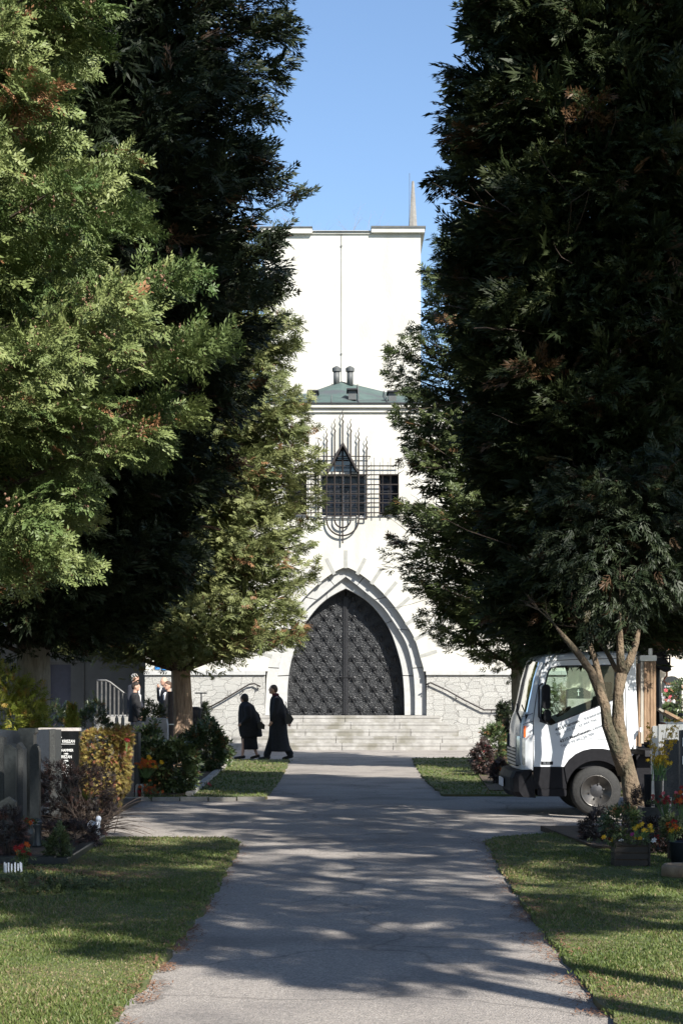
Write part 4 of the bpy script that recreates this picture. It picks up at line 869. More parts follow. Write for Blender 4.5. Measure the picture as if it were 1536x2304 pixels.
MB().box(-.01, W2+.008, -.012, .16, zt(1645, D2)+.002, zt(1638, D2)).build('cap_stone', 'pale_stone', g)
tx = lambda s, px_, py_, sz, sx=1.0: text(s, sz, 'letter_white', g, (at(px_, D2)-at(88, D2), -.003, zt(py_, D2)), sx=sx, bold=.0006)
tx('FAMILIE', 95, 1671, .052, .75); tx('KRISZAN', 140.5, 1671, .052, .76); tx('Fam.', 128, 1681, .034); tx('F\u00dcRNHAMMER', 122, 1691, .047, .78); tx('1980', 144, 1697.5, .026, 1.1)
tx('FRANZ', 98, 1706, .052, .8); tx('KRISZAN', 134, 1706, .052, .75); tx('1982', 144, 1713, .026, 1.1); tx('OBERSTUDIENRAT', 122, 1718, .020, .9)
tx('FRANZ', 98, 1727, .052, .8); tx('KRISZAN', 134, 1727, .052, .75); tx('1987', 144, 1733, .026, 1.1); tx('BERTI KRISZAN', 112, 1741, .046, .76); tx('1994', 147, 1747, .026, 1.1)
mb = MB(); c0 = at(135, D2)-at(88, D2); mb.box(c0-.006, c0+.006, -.006, -.001, zt(1673, D2), zt(1653, D2)); mb.box(c0-.026, c0+.026, -.0055, -.0012, zt(1660, D2), zt(1658, D2)); mb.box(.05, at(169, D2)-at(88, D2), -.005, -.001, zt(1674.5, D2), zt(1673.6, D2)); mb.build('cross', 'letter_white', g)
D3 = 27.0
stone('gravestone', 'small pale rounded stone behind the lime dwarf conifer', at(187, 25), 25, [(-.06, 0), (.06, 0), (.06, 1.02), (.03, 1.1), (-.03, 1.1), (-.06, 1.02)], .1, 'pale_stone')
g = stone('granite_post', 'speckled brown granite post right of the rusty hedge', at(295, 26.8), 26.8, [(-.07, 0), (.045, 0), (.045, 1.0), (-.03, 1.03), (-.07, 1.02)], .35, 'granite')
MB().box(.048, .11, .03, .35, 0, 1.0).build('side_slab', 'granite_grey', g)
lt = thing('grave_lantern', 'small grey grave lantern with dark window at the foot of the granite post', 'lantern', (at(315, 26.5), 26.5, 0))
MB().holes([(-.06, .02), (.06, .02), (.06, .22), (.045, .245), (-.045, .245), (-.06, .22)], [[(-.03, .06), (.03, .06), (.03, .19), (-.03, .19)]], -.06, .06).build('housing', 'tin', lt)
MB().lathe([(.025, 0), (.025, .1)], (0, 0, .06), 10).build('candle', 'lantern_red', lt)
def bouquet(name, label, x, y, z, r, cols, n, cat='flowers', leaves=60, seed=0, fs=.03, up=.12, group=None):
    t_ = thing(name, label, cat, (x, y, 0), group); rr_ = random.Random(seed); mb = MB()
    pts = []
    for i in range(n): pts.append(Vector((rr_.gauss(0, r*.5), rr_.gauss(0, r*.4), z+abs(rr_.gauss(0, up)))))
    for p in pts: mb.tube([(p[0]*.2, p[1]*.2, max(0, z-.15)), tuple(p)], .003, 4, False)
    mb.build('stem', 'stem', t_)
    for k, m_ in enumerate(cols):
        mb = MB()
        for p in pts[k::len(cols)]: petal(mb, p+Vector((0, -.01, 0)), fs*rr_.uniform(.7, 1.2))
        mb.build('petals', m_, t_)
    if leaves: rs = np.random.RandomState(seed); P = rs.normal(0, 1, (leaves, 3))*np.array([r*.6, r*.5, up*.5])+np.array([0, 0, z]); P[:, 2] = np.maximum(P[:, 2], .02); sprays('leaves', P, rs.normal(0, 1, (leaves, 3))+np.array([0, 0, .6]), rs.normal(0, 1, (leaves, 3)), np.full(leaves, .07), 'leaf', 'leaf_box', t_, None, rs)
    return t_
bouquet('flowers', 'bright orange red flower bunch beside the granite post', at(328, 26.9), 26.9, .47, .18, ['petal_orange', 'petal_orange', 'petal_yellow'], 70, seed=1, fs=.035, up=.07)
bouquet('flowers', 'orange flowers lying at the foot of the dark shrub', at(340, 26.4), 26.4, .12, .15, ['petal_orange', 'petal_orange', 'petal_red'], 40, seed=2, fs=.03, up=.05)
bouquet('flowers', 'pink and yellow pansies with fallen orange leaves by the reddish trunk', at(440, 29.5), 29.5, .06, .26, ['petal_yellow', 'petal_orange', 'petal_pink', 'petal_white'], 50, seed=3, fs=.028, up=.03, leaves=40)
bouquet('flowers', 'single red blossom on top of the rusty hedge', at(285, 23.2), 23.2, .99, .03, ['petal_red'], 5, seed=4, fs=.03, up=.01, leaves=0)
stone('gravestone', 'stepped pale gravestone lit by the sun between hedge and reddish trunk', at(342, 31.5), 31.5, [(-.30, 0), (.27, 0), (.27, 1.02), (.25, 1.14), (.05, 1.15), (-.10, 1.15), (-.11, 1.08), (-.29, 1.08)], .3, 'pale_stone')
stone('gravestone', 'low pale stone left of the stepped gravestone', at(306, 30.8), 30.8, [(-.05, 0), (.13, 0), (.13, 1.0), (-.05, 1.02)], .25, 'pale_stone')
rp = thing('rain_pipe', 'thin dark post standing against the left side of the reddish trunk', 'post', (at(384, 34), 34, 0)); MB().tube([(0, 0, 0), (0, 0, 1.62)], .055, 8).build('pole', 'dark_twig', rp); MB().tube([(0, 0, .98), (0, 0, 1.0)], .065, 8).build('band', 'alu', rp)
ln = thing('information_post', 'slim grey pole with crossbar standing before the rubble wall', 'post', (at(453, 44), 44, 0)); mb = MB(); mb.tube([(0, 0, 0), (0, 0, zt(1560, 44))], .018, 6); mb.build('pole', 'galv', ln)
MB().box(-.16, .14, -.01, .01, zt(1561, 44), zt(1558, 44)).build('crossbar', 'galv', ln)
bn = thing('litter_bin', 'dark bin with round top right of the reddish trunk', 'bin', (at(440, 41), 41, 0)); MB().lathe([(.12, .3), (.13, .9), (.13, 1.2), (.10, 1.25), (.03, 1.26)], (0, 0, 0), 18).build('body', 'black_plastic', bn, True); MB().tube([(0, 0, 0), (0, 0, .3)], .04, 8).build('foot', 'galv', bn)
stone('gravestone', 'slim dark headstone with rounded top between the blue grey slab and the gabled post', at(78, 19.3), 19.3, [(-.05, 0), (.05, 0), (.05, .98), (.03, 1.04), (0, 1.06), (-.03, 1.04), (-.05, .98)], .12, 'dark_stone')
stone('gravestone', 'low dark headstone in front of the gabled post at the left edge', at(18, 17.9), 17.9, [(-.09, 0), (.08, 0), (.08, .52), (.0, .57), (-.09, .52)], .1, 'dark_stone')
# cherub figurine (front left)
an_ = thing('cherub_figurine', 'small white kneeling cherub figurine by the dark twigs', 'figurine', (at(218, 19.2), 19.2, .02))
mb = MB(); mb.ell((.02, 0, .235), (.032, .032, .036)); mb.cap((0, 0, .10), (.015, 0, .19), .036, .026); mb.cap((0, -.01, .10), (.06, -.02, .06), .024, .018); mb.cap((.06, -.02, .06), (.075, -.02, .01), .018, .014); mb.cap((0, .01, .1), (-.02, .01, .02), .025, .02); mb.cap((.01, -.02, .18), (-.03, -.03, .13), .013, .01); mb.cap((-.03, -.03, .13), (.03, -.04, .11), .01, .009); mb.ell((0, 0, .0), (.08, .05, .014))
b_ = mb.build('body', 'porcelain', an_); md = b_.modifiers.new('r', 'REMESH'); md.mode = 'VOXEL'; md.voxel_size = .006; md.use_smooth_shade = True
MB().add([(-.01, .03, .2), (-.07, .045, .22), (-.11, .04, .18), (-.10, .04, .14), (-.05, .035, .13), (-.01, .03, .15), (-.06, .06, .18)], [(0, 1, 6), (1, 2, 6), (2, 3, 6), (3, 4, 6), (4, 5, 6), (5, 0, 6)]).build('wing', 'porcelain', an_)
rk = thing('grave_kerb', 'low dark stone kerb around the front left grave bed', 'kerb', (at(80, 16.4), 16.4, 0)); mb = MB(); mb.box(-.5, .18, 0, .1, 0, .11, .01); mb.box(.18, .3, 0, 2.6, 0, .10, .01); mb.build('kerb_stone', 'dark_stone', rk)
MB().box(-1.2, .18, .1, 3.6, 0, .06).build('earth', 'soil', rk)
rk = thing('grave_bed', 'dark earth bed under the left gravestones by the crossroad', 'grave', (-4.3, 19.9, 0)); MB().box(-3.4, 1.35, 1.2-.2, 6.3, -.03, .05).build('earth', 'soil', rk)
rk = thing('grave_bed', 'earth bed under the shrubs left of the sunny lawn', 'grave', (0, 0, 0)); MB().slab([gd(290, 1797), gd(420, 1797), gd(515, 1717), (-6, 40), (-7, 27)], 0, .06).build('earth', 'soil', rk)
bk = thing('wicker_basket', 'small white slatted basket in the bottom left corner', 'basket', (at(30, 15.7), 15.7, .035)); mb = MB()
for i in range(9): a = math.pi*(1+i/8.); mb.box(.075*math.cos(a)-.006, .075*math.cos(a)+.006, .06*math.sin(a)-.004, .06*math.sin(a)+.004, 0, .085+.01*(i % 2))
mb.build('slat', 'porcelain', bk); MB().lathe([(.05, 0), (.065, .05)], (0, 0, .004), 12).build('pot', 'dark_stone', bk)
bouquet('flowers', 'red and orange flowers beside the white basket', at(52, 15.9), 15.9, .16, .07, ['petal_red', 'petal_orange'], 12, seed=6, fs=.03, up=.06, leaves=50)
bouquet('flowers', 'pale green and red posy on the dark urn at the left', at(60, 17.2), 17.2, .36, .08, ['petal_orange', 'petal_white', 'petal_red'], 16, seed=7, fs=.026, up=.02, leaves=30)
ur = thing('urn', 'dark tapered urn standing on the front left grave', 'urn', (at(60, 17.2), 17.2, .05)); MB().lathe([(.05, 0), (.035, .03), (.07, .12), (.08, .24), (.06, .28), (.075, .3)], (0, 0, 0), 18).build('bowl', 'dark_stone', ur, True)
lp = thing('grave_lamp', 'dark glass grave lamp with a dull blue lid at the left', 'lamp', (at(82, 18.0), 18.0, .06)); MB().lathe([(.06, 0), (.055, .02), (.05, .22), (.055, .24)], (0, 0, 0), 14).build('body', 'dark_stone', lp, True); MB().lathe([(.06, .242), (.065, .25), (.045, .28), (.01, .29)], (0, 0, 0), 14).build('lid', 'blue_stone', lp, True)
# ---------------------------------------------------------------- graves, right
DP = 16.35; pl = thing('planter_crate', 'dark slatted wooden crate planter filled with spring flowers', 'planter', (at(1417, DP), DP, .035)); W = .165
mb = MB()
for z in (.0, .062, .124, .186): mb.box(-W, W, -.1, -.085, z+.004, z+.056); mb.box(-W, W, .085, .1, z+.004, z+.056); mb.box(-W, -W+.015, -.084, .084, z+.004, z+.056); mb.box(W-.015, W, -.084, .084, z+.004, z+.056)
mb.build('slat', 'crate_dark', pl)
for sx in (-1, 1): MB().box(sx*W-(.012 if sx > 0 else -.0), sx*W+(.0 if sx > 0 else .012), -.115, -.1, 0, .245).build('corner_post', 'crate_dark', pl)
MB().box(-W+.016, W-.016, -.084, .084, .01, .2).build('earth', 'soil', pl)
t_ = bouquet('flowers', 'yellow, white and crimson primroses in the crate', at(1412, DP), DP, .26, .19, ['petal_yellow', 'petal_red', 'petal_purple', 'petal_white', 'petal_yellow'], 30, seed=8, fs=.026, up=.02, leaves=90)
def daffodils(label, x, y, z0, h, n, sp, seed, m='petal_yellow', lean=0):
    t_ = thing('daffodils', label, 'flowers', (x, y, 0)); rr_ = random.Random(seed); st_ = MB(); pt = MB()
    for i in range(n*3):
        b0 = Vector((rr_.gauss(0, sp*.3), rr_.gauss(0, sp*.2), z0)); tp = b0+Vector((rr_.gauss(lean, sp*.45), rr_.gauss(0, sp*.3), h*rr_.uniform(.6, 1.05)))
        md_ = (b0+tp)/2+Vector((0, 0, .03)); st_.tube([b0, md_, tp], [.005, .005, .002], 4, False)
        if i < n: petal(pt, tp+Vector((0, -.01, 0)), .03); pt.lathe([(.008, 0), (.014, -.025)], tuple(tp), 7, axis='y')
    st_.build('leaves', 'stem', t_); pt.build('petals', m, t_); return t_
daffodils('pale daffodils with green leaves rising from the crate', at(1432, DP), DP+.03, .22, .19, 8, .1, 3, lean=.06)
shrub('leafy_plant', 'dark green leafy plant behind the crate', at(1398, 17.3), 17.3, .35, .16, .14, .16, 240, .09, 'leaf', 'leaf_rhodo', cat='plant', seed=31)
shrub('heather_plant', 'reddish heather bush in front of the truck wheel', at(1345, 18.9), 18.9, .14, .16, .2, .2, 420, .09, 'coarse', 'leaf_heather', cat='plant', seed=32)
shrub('heather_plant', 'dark red leafed bush at the foot of the bare tree', at(1440, 20.6), 20.6, .18, .18, .2, .28, 600, .09, 'coarse', 'leaf_heather', cat='plant', seed=33)
shrub('dark_bush', 'dark low plants filling the right grave bed behind the crate', at(1480, 17.8), 17.8, .12, .3, .35, .2, 900, .08, 'leaf', 'leaf_heather', cat='plant', seed=34)
shrub('silver_plant', 'feathery silver grey plant right of the daffodil crate', at(1510, 17), 17, .33, .09, .1, .1, 240, .06, 'leaf', 'leaf_box', cat='plant', seed=35)
rk = thing('grave_bed', 'dark earth bed of the right graves beside the lawn', 'grave', (at(1440, 18), 16.8, 0)); MB().slab([(-.45, 1.3), (1.8, -.2), (3.6, -.2), (3.6, 4.2), (-.7, 4.0)], 0, .06).build('earth', 'soil', rk)
DG = 20.3
g = stone('grave_pillar', 'grey speckled granite pillar with sloping top at the right edge', at(1512, DG), DG, [(-.07, 0), (.085, 0), (.085, zt(1672, DG)), (.06, zt(1664, DG)), (-.06, zt(1666, DG)), (-.07, zt(1672, DG))], .18, 'granite_grey')
stone('grave_post', 'slim pale metal framed post behind the yellow forsythia', at(1471, 21), 21, [(-.035, 0), (.045, 0), (.045, zt(1660, 21)), (-.035, zt(1660, 21))], .05, 'alu', cat='post')
stone('gravestone', 'pale grey stone with dark square between the post and the granite pillar', at(1492, 21.3), 21.3, [(-.06, 0), (.08, 0), (.08, zt(1672, 21.3)), (-.04, zt(1680, 21.3))], .1, 'pale_stone')
g = stone('gravestone', 'dark gravestone with white letters cut off by the right edge', at(1556, 19.6), 19.6, [(-.13, 0), (.25, 0), (.25, 1.25), (-.13, 1.2)], .1, 'blue_stone')
for z_, s_ in ((1.13, 'R.'), (.93, 'M.'), (.72, '19'), (.52, '20')): text(s_, .13, 'letter_white', g, (-.115, -.004, z_-.1), bold=.003)
def vase(label, x, y, z, r, h, m, group=None):
    t_ = thing('vase', label, 'vase', (x, y, z), group); MB().lathe([(r*.8, 0), (r*.85, .01), (r, h*.9), (r*1.06, h), (r*.9, h), (r*.85, h*.8)], (0, 0, 0), 18).build('body', m, t_, True); return t_
DV = 18.6
vase('tall dark vase holding forsythia and daffodils', at(1480, DV), DV, .42, .045, .34, 'dark_stone')
vase('second dark vase to the left of the forsythia vase', at(1460, DV), DV+.1, .42, .04, .34, 'black_plastic')
vase('grooved tin vase below the yellow flowers', at(1497, 18.2), 18.2, .22, .055, .33, 'tin')
vase('small pale cup under the grooved tin vase', at(1490, 18.0), 18.0, .06, .05, .14, 'tin')
sb = stone('grave_plinth', 'dark stone plinth carrying the vases on the right grave', at(1484, DV+.05), DV-.02, [(-.2, 0), (.2, 0), (.2, .418), (-.2, .418)], .3, 'dark_stone', cat='plinth')
daffodils('bunch of bright yellow daffodils in the tall dark vase', at(1480, DV), DV, .7, .24, 16, .11, 5)
fy = thing('forsythia_branches', 'tall yellow forsythia twigs rising over the daffodils', 'flowers', (at(1480, DV), DV, 0)); mb = MB(); pt = MB(); rr_ = random.Random(2)
for dx, h in ((-.12, 1.22), (-.1, 1.3), (-.06, 1.1), (.04, 1.18), (.1, 1.33), (.13, 1.25), (.2, 1.35), (.24, 1.28)):
    pts = [Vector((0, 0, .74)), Vector((dx*.5, 0, .74+(h-.74)*.5)), Vector((dx*1.0, rr_.gauss(0, .03), h))]; mb.tube(pts, [.005, .004, .002], 4, False)
    for k in range(16): t = rr_.uniform(.25, 1); p = pts[0].lerp(pts[1], t*2) if t < .5 else pts[1].lerp(pts[2], t*2-1); petal(pt, p+Vector((rr_.gauss(0, .018), -.01, rr_.gauss(0, .015))), .02, 4)
mb.build('twigs', 'twig', fy); pt.build('blossom', 'petal_yellow', fy)
bouquet('flowers', 'dark red everlasting flowers around the grooved tin vase', at(1497, 18.1), 18.1, .5, .12, ['petal_red', 'petal_red', 'petal_pink'], 26, seed=9, fs=.022, up=.05, leaves=20)
bouquet('flowers', 'orange and red flowers at the lower right edge', at(1532, 17.8), 17.8, .5, .08, ['petal_orange', 'petal_red'], 18, seed=10, fs=.03, up=.07, leaves=20)
bouquet('flowers', 'orange spotted ribbon flowers in the grey bucket', at(1512, 16.6), 16.6, .34, .07, ['petal_orange', 'petal_yellow', 'petal_red'], 10, seed=11, fs=.04, up=.05, leaves=40)
t_ = thing('bucket', 'grey blue bucket planter at the right edge', 'bucket', (at(1528, 16.6), 16.6, .035)); MB().lathe([(.08, 0), (.1, .19), (.108, .2), (.095, .2), (.09, .17)], (0, 0, 0), 20).build('body', 'blue_stone', t_, True)
t_ = thing('stone_ring', 'round brown tree stump ring at the lower right edge', 'stump', (at(1535, 15.4), 15.4, .03)); MB().lathe([(.19, 0), (.185, .09), (.16, .11), (.14, .1), (.13, .02)], (0, 0, 0), 24).build('ring', 'log', t_, True)
rl = thing('grave_lamp', 'red glass grave light beside the tin vase', 'lamp', (at(1478, 18.0), 18.0, .06)); MB().lathe([(.03, 0), (.036, .01), (.034, .12), (.03, .13)], (0, 0, 0), 12).build('glass', 'lantern_red', rl, True); MB().lathe([(.036, .132), (.03, .16), (.01, .17)], (0, 0, 0), 12).build('lid', 'dark_stone', rl, True)
# far right lawn corner graves
stone('gravestone', 'upright grey stone overgrown with ivy left of the truck', at(1132, 36), 36, [(-.10, 0), (.11, 0), (.11, 1.3), (-.10, 1.22)], .15, 'granite_grey')
shrub('ivy_bush', 'dark ivy clinging to the grey stone left of the truck', at(1136, 35.6), 35.7, 1.05, .14, .18, .38, 600, .10, 'leaf', 'leaf_dark', seed=36)
RS_ = 'rose bushes in the right far grave bed'
shrub('rose_bush', 'straggly dark bush with red blossoms left of the truck nose', at(1112, 34.5), 34.5, .55, .2, .3, .48, 700, .12, 'leaf', 'leaf_rhodo', seed=37, flowers=[('petal_red', 9)], group=RS_)
shrub('rose_bush', 'low bush with pink and white blossoms at the end of the right far lawn', at(1085, 33.5), 33.5, .35, .17, .25, .3, 500, .11, 'leaf', 'leaf_heather', seed=38, flowers=[('petal_pink', 14), ('petal_white', 9)], group=RS_)
shrub('rose_bush', 'brown leafed bush close to the truck bumper', at(1125, 30.5), 30.5, .22, .14, .3, .2, 500, .10, 'leaf', 'leaf_heather', seed=39, flowers=[('petal_orange', 5), ('petal_red', 4)], group=RS_)
rk = thing('grave_bed', 'earth bed with fallen leaves beside the right far lawn', 'grave', (0, 0, 0)); MB().slab([(2.35, 28.3), (6, 28.2), (6, 41), (2.9, 41)], 0, .055).build('earth', 'soil', rk)
# stones beyond the truck
g = stone('gravestone', 'grey gravestone seen through the truck window', at(1300, 44), 44, [(-.29, 0), (.3, 0), (.3, zt(1556, 44)), (.08, zt(1547, 44)), (-.08, zt(1547, 44)), (-.29, zt(1552, 44))], .2, 'granite_grey')
MB().box(-.3, .32, -.25, -.02, 0, zt(1572, 44)).build('base', 'pale_stone', g)
text('\u2020', .18, 'letter_white', g, (-.04, -.005, zt(1562, 44)))
shrub('hedge_bush', 'green bush beside the stone seen through the truck window', at(1258, 45), 45, .9, .4, .3, .75, 700, .17, 'coarse', 'leaf_box', seed=40)
g = stone('gravestone', 'black gabled gravestone with golden lettering against the pale wall', at(1511, 50), 50, [(-.26, 0), (.27, 0), (.27, zt(1531, 50)), (.08, zt(1522, 50)), (0, zt(1521, 50)), (-.08, zt(1522, 50)), (-.26, zt(1532, 50))], .2, 'dark_stone')
text('FAMILIE', .09, 'tile_red', g, (-.17, -.005, zt(1541, 50))); text('RUHE SANFT', .07, 'letter_white', g, (-.22, -.005, zt(1547, 50)))
for i, (p_, D_, rz_, z_, lb) in enumerate([(1500, 46, .5, .75, 'dark green bush right of the truck load'), (1530, 44, .5, 1.3, 'dark twiggy bush at the right edge below the black gravestone')]):
    shrub('dark_bush', lb, at(p_, D_), D_, z_, .45, .4, rz_, 800, .15, 'leaf', 'leaf_rhodo', seed=50+i)
bouquet('flowers', 'pale pink flowers behind the truck planks', at(1478, 42), 42, 1.35, .3, ['petal_pink', 'petal_white'], 70, seed=12, fs=.05, up=.08, leaves=60)
# ---------------------------------------------------------------- truck
TY = 23.2; tk = thing('flatbed_truck', 'white small flatbed truck with black bumper parked on the crossroad', 'truck', (0, TY, 0))
W_ = 1.75
front = [(2.315, .60), (2.30, .80), (2.30, 1.0), (2.31, 1.15), (2.335, 1.28), (2.375, 1.37), (2.415, 1.55), (2.46, 1.78), (2.53, 2.03), (2.58, 2.09), (2.68, 2.125), (2.95, 2.15), (3.4, 2.17), (3.82, 2.175), (3.87, 2.14)]
def inset(P, e):
    out = []
    for i, p in enumerate(P):
        a, b = Vector(P[max(i-1, 0)]), Vector(P[min(i+1, len(P)-1)]); d = (b-a).normalized(); n_ = Vector((d[1], -d[0])); s_ = 1.0 if p[0] < 2.6 else .5
        out.append((p[0]+n_[0]*e*s_, p[1]+n_[1]*e*s_))
    return out
secs = []
ys = [0, .012, .035, .07, .12, .25, .5, W_/2, W_-.5, W_-.25, W_-.12, W_-.07, W_-.035, W_-.012, W_]
for y_ in ys:
    m_ = min(y_, W_-y_); rr = .12
    e = rr-math.sqrt(max(0, rr*rr-(rr-min(m_, rr))**2)) + .05*(1-min(1, m_/(W_/2)))**2
    secs.append([(p[0], y_, p[1]) for p in inset(front, e)])
def strip(i0, i1, name, m, y0=0, y1=len(ys)-1, push=0):
    mb = MB(); vs = []; fs = []; k = i1-i0+1
    for s_ in secs[y0:y1+1]: vs += [(p[0]-push, p[1], p[2]+push*.3) for p in s_[i0:i1+1]]
    n_ = y1-y0+1
    for a in range(n_-1):
        for b in range(k-1): fs.append((a*k+b, a*k+b+1, (a+1)*k+b+1, (a+1)*k+b))
    return mb.add(vs, fs).build(name, m, cab, True)
side = [(s_[0], s_[2]) for s_ in secs[0]]
xs0 = side[0][0]
wc = (3.323, .328)
arch = [(wc[0]+.40*math.cos(R(a)), wc[1]+.40*math.sin(R(a))) for a in range(178, 20, -12)]
flare = [(2.90, .646), (2.96, .735), (3.05, .81), (3.15, .857), (3.26, .88), (3.4, .88), (3.5, .862), (3.6, .82), (3.70, .86)]
body_out = [(xs0, .60), (2.50, .60), (2.50, .646)]+flare+[(3.78, .88), (3.87, 1.1)]+list(reversed(side))[:-1]
win = [(2.60, 1.245), (2.74, 1.20), (3.56, 1.53), (3.565, 1.93), (3.53, 1.965), (2.83, 1.955), (2.735, 1.93), (2.70, 1.88), (2.63, 1.60)]
cb = MB(); cb.holes(body_out, [win], 0, .03)
cab = cb.build('cab', 'white_paint', tk); MB().holes(body_out, [win], W_-.03, W_).build('side_panel', 'white_paint', cab)
strip(0, 5, 'front_panel', 'white_paint'); strip(8, len(front)-1, 'roof_panel', 'white_paint')
strip(5, 8, 'windscreen', 'glass', 3, len(ys)-4); strip(5, 8, 'pillar', 'white_paint', 0, 3); strip(5, 8, 'pillar', 'white_paint', len(ys)-4, len(ys)-1)
MB().holes([(.02, .9), (W_-.02, .9), (W_-.02, 2.12), (.02, 2.12)], [[(.25, 1.35), (W_-.25, 1.35), (W_-.25, 1.95), (.25, 1.95)]], 0, .03)
mb = MB().holes([(.02, .88), (W_-.02, .88), (W_-.02, 2.15), (.02, 2.15)], [[(.3, 1.45), (W_-.3, 1.45), (W_-.3, 1.95), (.3, 1.95)]], 0, .03)
mb.v = [(3.84-v[1], v[0], v[2]) for v in mb.v]; mb.build('rear_panel', 'white_paint', cab)
for y_ in (.012, W_-.018):
    dwin = MB().prism(win, y_, y_+.006).build('door_window', 'glass', cab)
def inpoly_scale(P, k, c): return [(c[0]+(p[0]-c[0])*k, c[1]+(p[1]-c[1])*k) for p in P]
cc = (3.12, 1.62); MB().holes(inpoly_scale(win, 1.035, cc), [inpoly_scale(win, .99, cc)], -.006, .008).build('window_seal', 'seam', cab)
mb = MB()
dl = [(2.50, .64), (2.495, 1.0), (2.497, 1.25), (2.535, 1.55), (2.60, 1.90), (2.64, 1.99), (2.72, 2.025), (3.0, 2.045), (3.6, 2.06), (3.68, 2.03), (3.70, 1.6), (3.72, .95)]
mb.tube([(a, -.0005, b) for a, b in dl], .005, 4)
mb.tube([(2.34, -.001+.02, 1.30), (2.40, .0, 1.305), (2.495, -.001, 1.345)], .0045, 4); mb.tube([(2.36, .012, 1.19), (2.43, -.001, 1.225), (2.495, -.001, 1.24)], .0045, 4)
mb.build('door_seam', 'seam', cab)
mb = MB(); mb.tube([(2.97, -.001, .965), (3.1, -.002, 1.0), (3.25, -.002, 1.015), (3.45, -.002, 1.0)], .004, 4); mb.build('body_crease', 'letter_soft', cab)  # thin grey line drawn for the shade of the crease
MB().box(3.58, 3.66, -.025, -.001, 1.30, 1.335, .006).build('door_handle', 'black_plastic', cab)
MB().box(2.60, 2.755, -.004, -.001, .672, .715).build('model_badge', 'black_plastic', cab)
text('35.13', .038, 'letter_soft', cab, (2.625, -.007, .681), name='badge_lettering')
mb = MB(); mb.prism([(2.50, .36), (2.93, .36), (2.93, .42)]+arch[0:1]+[(2.94, .50), (2.96, .58)]+[(2.90, .643), (2.50, .643)], -.012, .06); sill = mb.build('sill', 'black_plastic', cab)
ring_ = [(wc[0]+.40*math.cos(R(a)), wc[1]+.40*math.sin(R(a))) for a in range(165, 10, -8)]
outr = [(2.9, .648), (2.96, .737), (3.05, .812), (3.15, .859), (3.26, .882), (3.4, .882), (3.5, .864), (3.6, .82), (3.68, .72), (3.72, .55), (3.73, .40)]
MB().prism(outr+list(reversed(ring_)), -.03, .35).build('wheel_arch', 'black_plastic', cab); MB().prism(outr+list(reversed(ring_)), W_-.3, W_+.03).build('wheel_arch', 'black_plastic', cab)
MB().box(2.55, 2.93, -.02, .28, .26, .355, .015).build('step_board', 'black_plastic', cab)
# bumper
mb = MB(); vs = []; n_ = 0
for y_, dx in ((-.02, .12), (.03, .05), (.15, .02), (.5, 0), (W_/2, -.015), (W_-.5, 0), (W_-.15, .02), (W_-.03, .05), (W_+.02, .12)):
    x_ = 2.185+dx; vs += [(x_+.06, y_, .25), (x_+.01, y_, .32), (x_, y_, .50), (x_+.04, y_, .585), (x_+.2, y_, .60), (2.48, y_, .60), (2.53, y_, .24)]; n_ += 1
fs = [(a*7+b, a*7+(b+1) % 7, (a+1)*7+(b+1) % 7, (a+1)*7+b) for a in range(n_-1) for b in range(7)]+[tuple(range(6, -1, -1)), tuple((n_-1)*7+b for b in range(7))]
bm_ = mb.add(vs, fs).build('bumper', 'black_plastic', cab)
MB().box(2.15, 2.165, W_/2-.26, W_/2+.26, .36, .47).build('number_plate', 'porcelain', bm_)
# grille, headlights
for y_ in (.17,):
    mb = MB()
    for j in range(5): mb.box(2.293, 2.35, .3, W_-.3, .66+j*.045, .685+j*.045)
    mb.build('grille_bar', 'alu', cab); MB().box(2.301, 2.35, .28, W_-.28, .64, .88).build('grille', 'black_plastic', cab)
for y0, y1 in ((.035, .26), (W_-.26, W_-.035)):
    near = y0 < .5
    pts = lambda yy: 2.308+ (.10*(max(0, .26-min(yy, W_-yy))/.22)**1.6)
    vs = []; n_ = 0
    for j in range(7):
        yy = y0+(y1-y0)*j/6; vs += [(pts(yy)-.012, yy, .66), (pts(yy)-.015, yy, .98), (pts(yy)-.008, yy, 1.04)]
    fs = [(a*3+b, a*3+b+1, (a+1)*3+b+1, (a+1)*3+b) for a in range(6) for b in range(2)]
    h_ = MB().add(vs, fs).build('headlight', 'lens', cab, True)
    vs = []
    for j in range(4):
        yy = (y0 if near else y1)+(.03 if near else -.03)*j; vs += [(pts(yy)-.016+(.006*j), yy, 1.045), (pts(yy)-.012+(.006*j), yy, 1.19)]
    MB().add(vs, [(a*2, a*2+1, a*2+3, a*2+2) for a in range(3)]).build('indicator', 'amber', h_)
MB().box(2.375, 2.40, -.004, .02, 1.03, 1.18).build('side_indicator', 'amber', cab)
MB().box(2.355, 2.395, .0, .03, .67, 1.02, .008).build('headlight_corner', 'lens', cab)
# mirrors, wipers, interior
for y_, s_ in ((-.13, 1), (W_+.13, -1)):
    mr = MB().box(2.60, 2.70, y_-.07, y_+.07, 1.40, 1.72, .03).build('mirror', 'black_plastic', cab)
    MB().box(2.62, 2.71, y_-.06, y_+.06, 1.24, 1.395, .03).build('mirror_lower', 'black_plastic', mr)
    MB().tube([(2.60, y_, 1.73), (2.57, y_+s_*.1, 1.70), (2.57, y_+s_*.12, 1.3), (2.60, y_, 1.25)], .012, 6).build('mirror_arm', 'seam', mr)
MB().tube([(2.33, .35, 1.36), (2.36, .75, 1.46)], .01, 5).build('wiper', 'seam', cab); MB().tube([(2.33, 1.0, 1.36), (2.36, 1.4, 1.46)], .01, 5).build('wiper', 'seam', cab); MB().tube([(2.30, .2, 1.38), (2.35, .17, 1.25), (2.36, .2, 1.22)], .014, 6).build('front_mirror_arm', 'seam', cab)
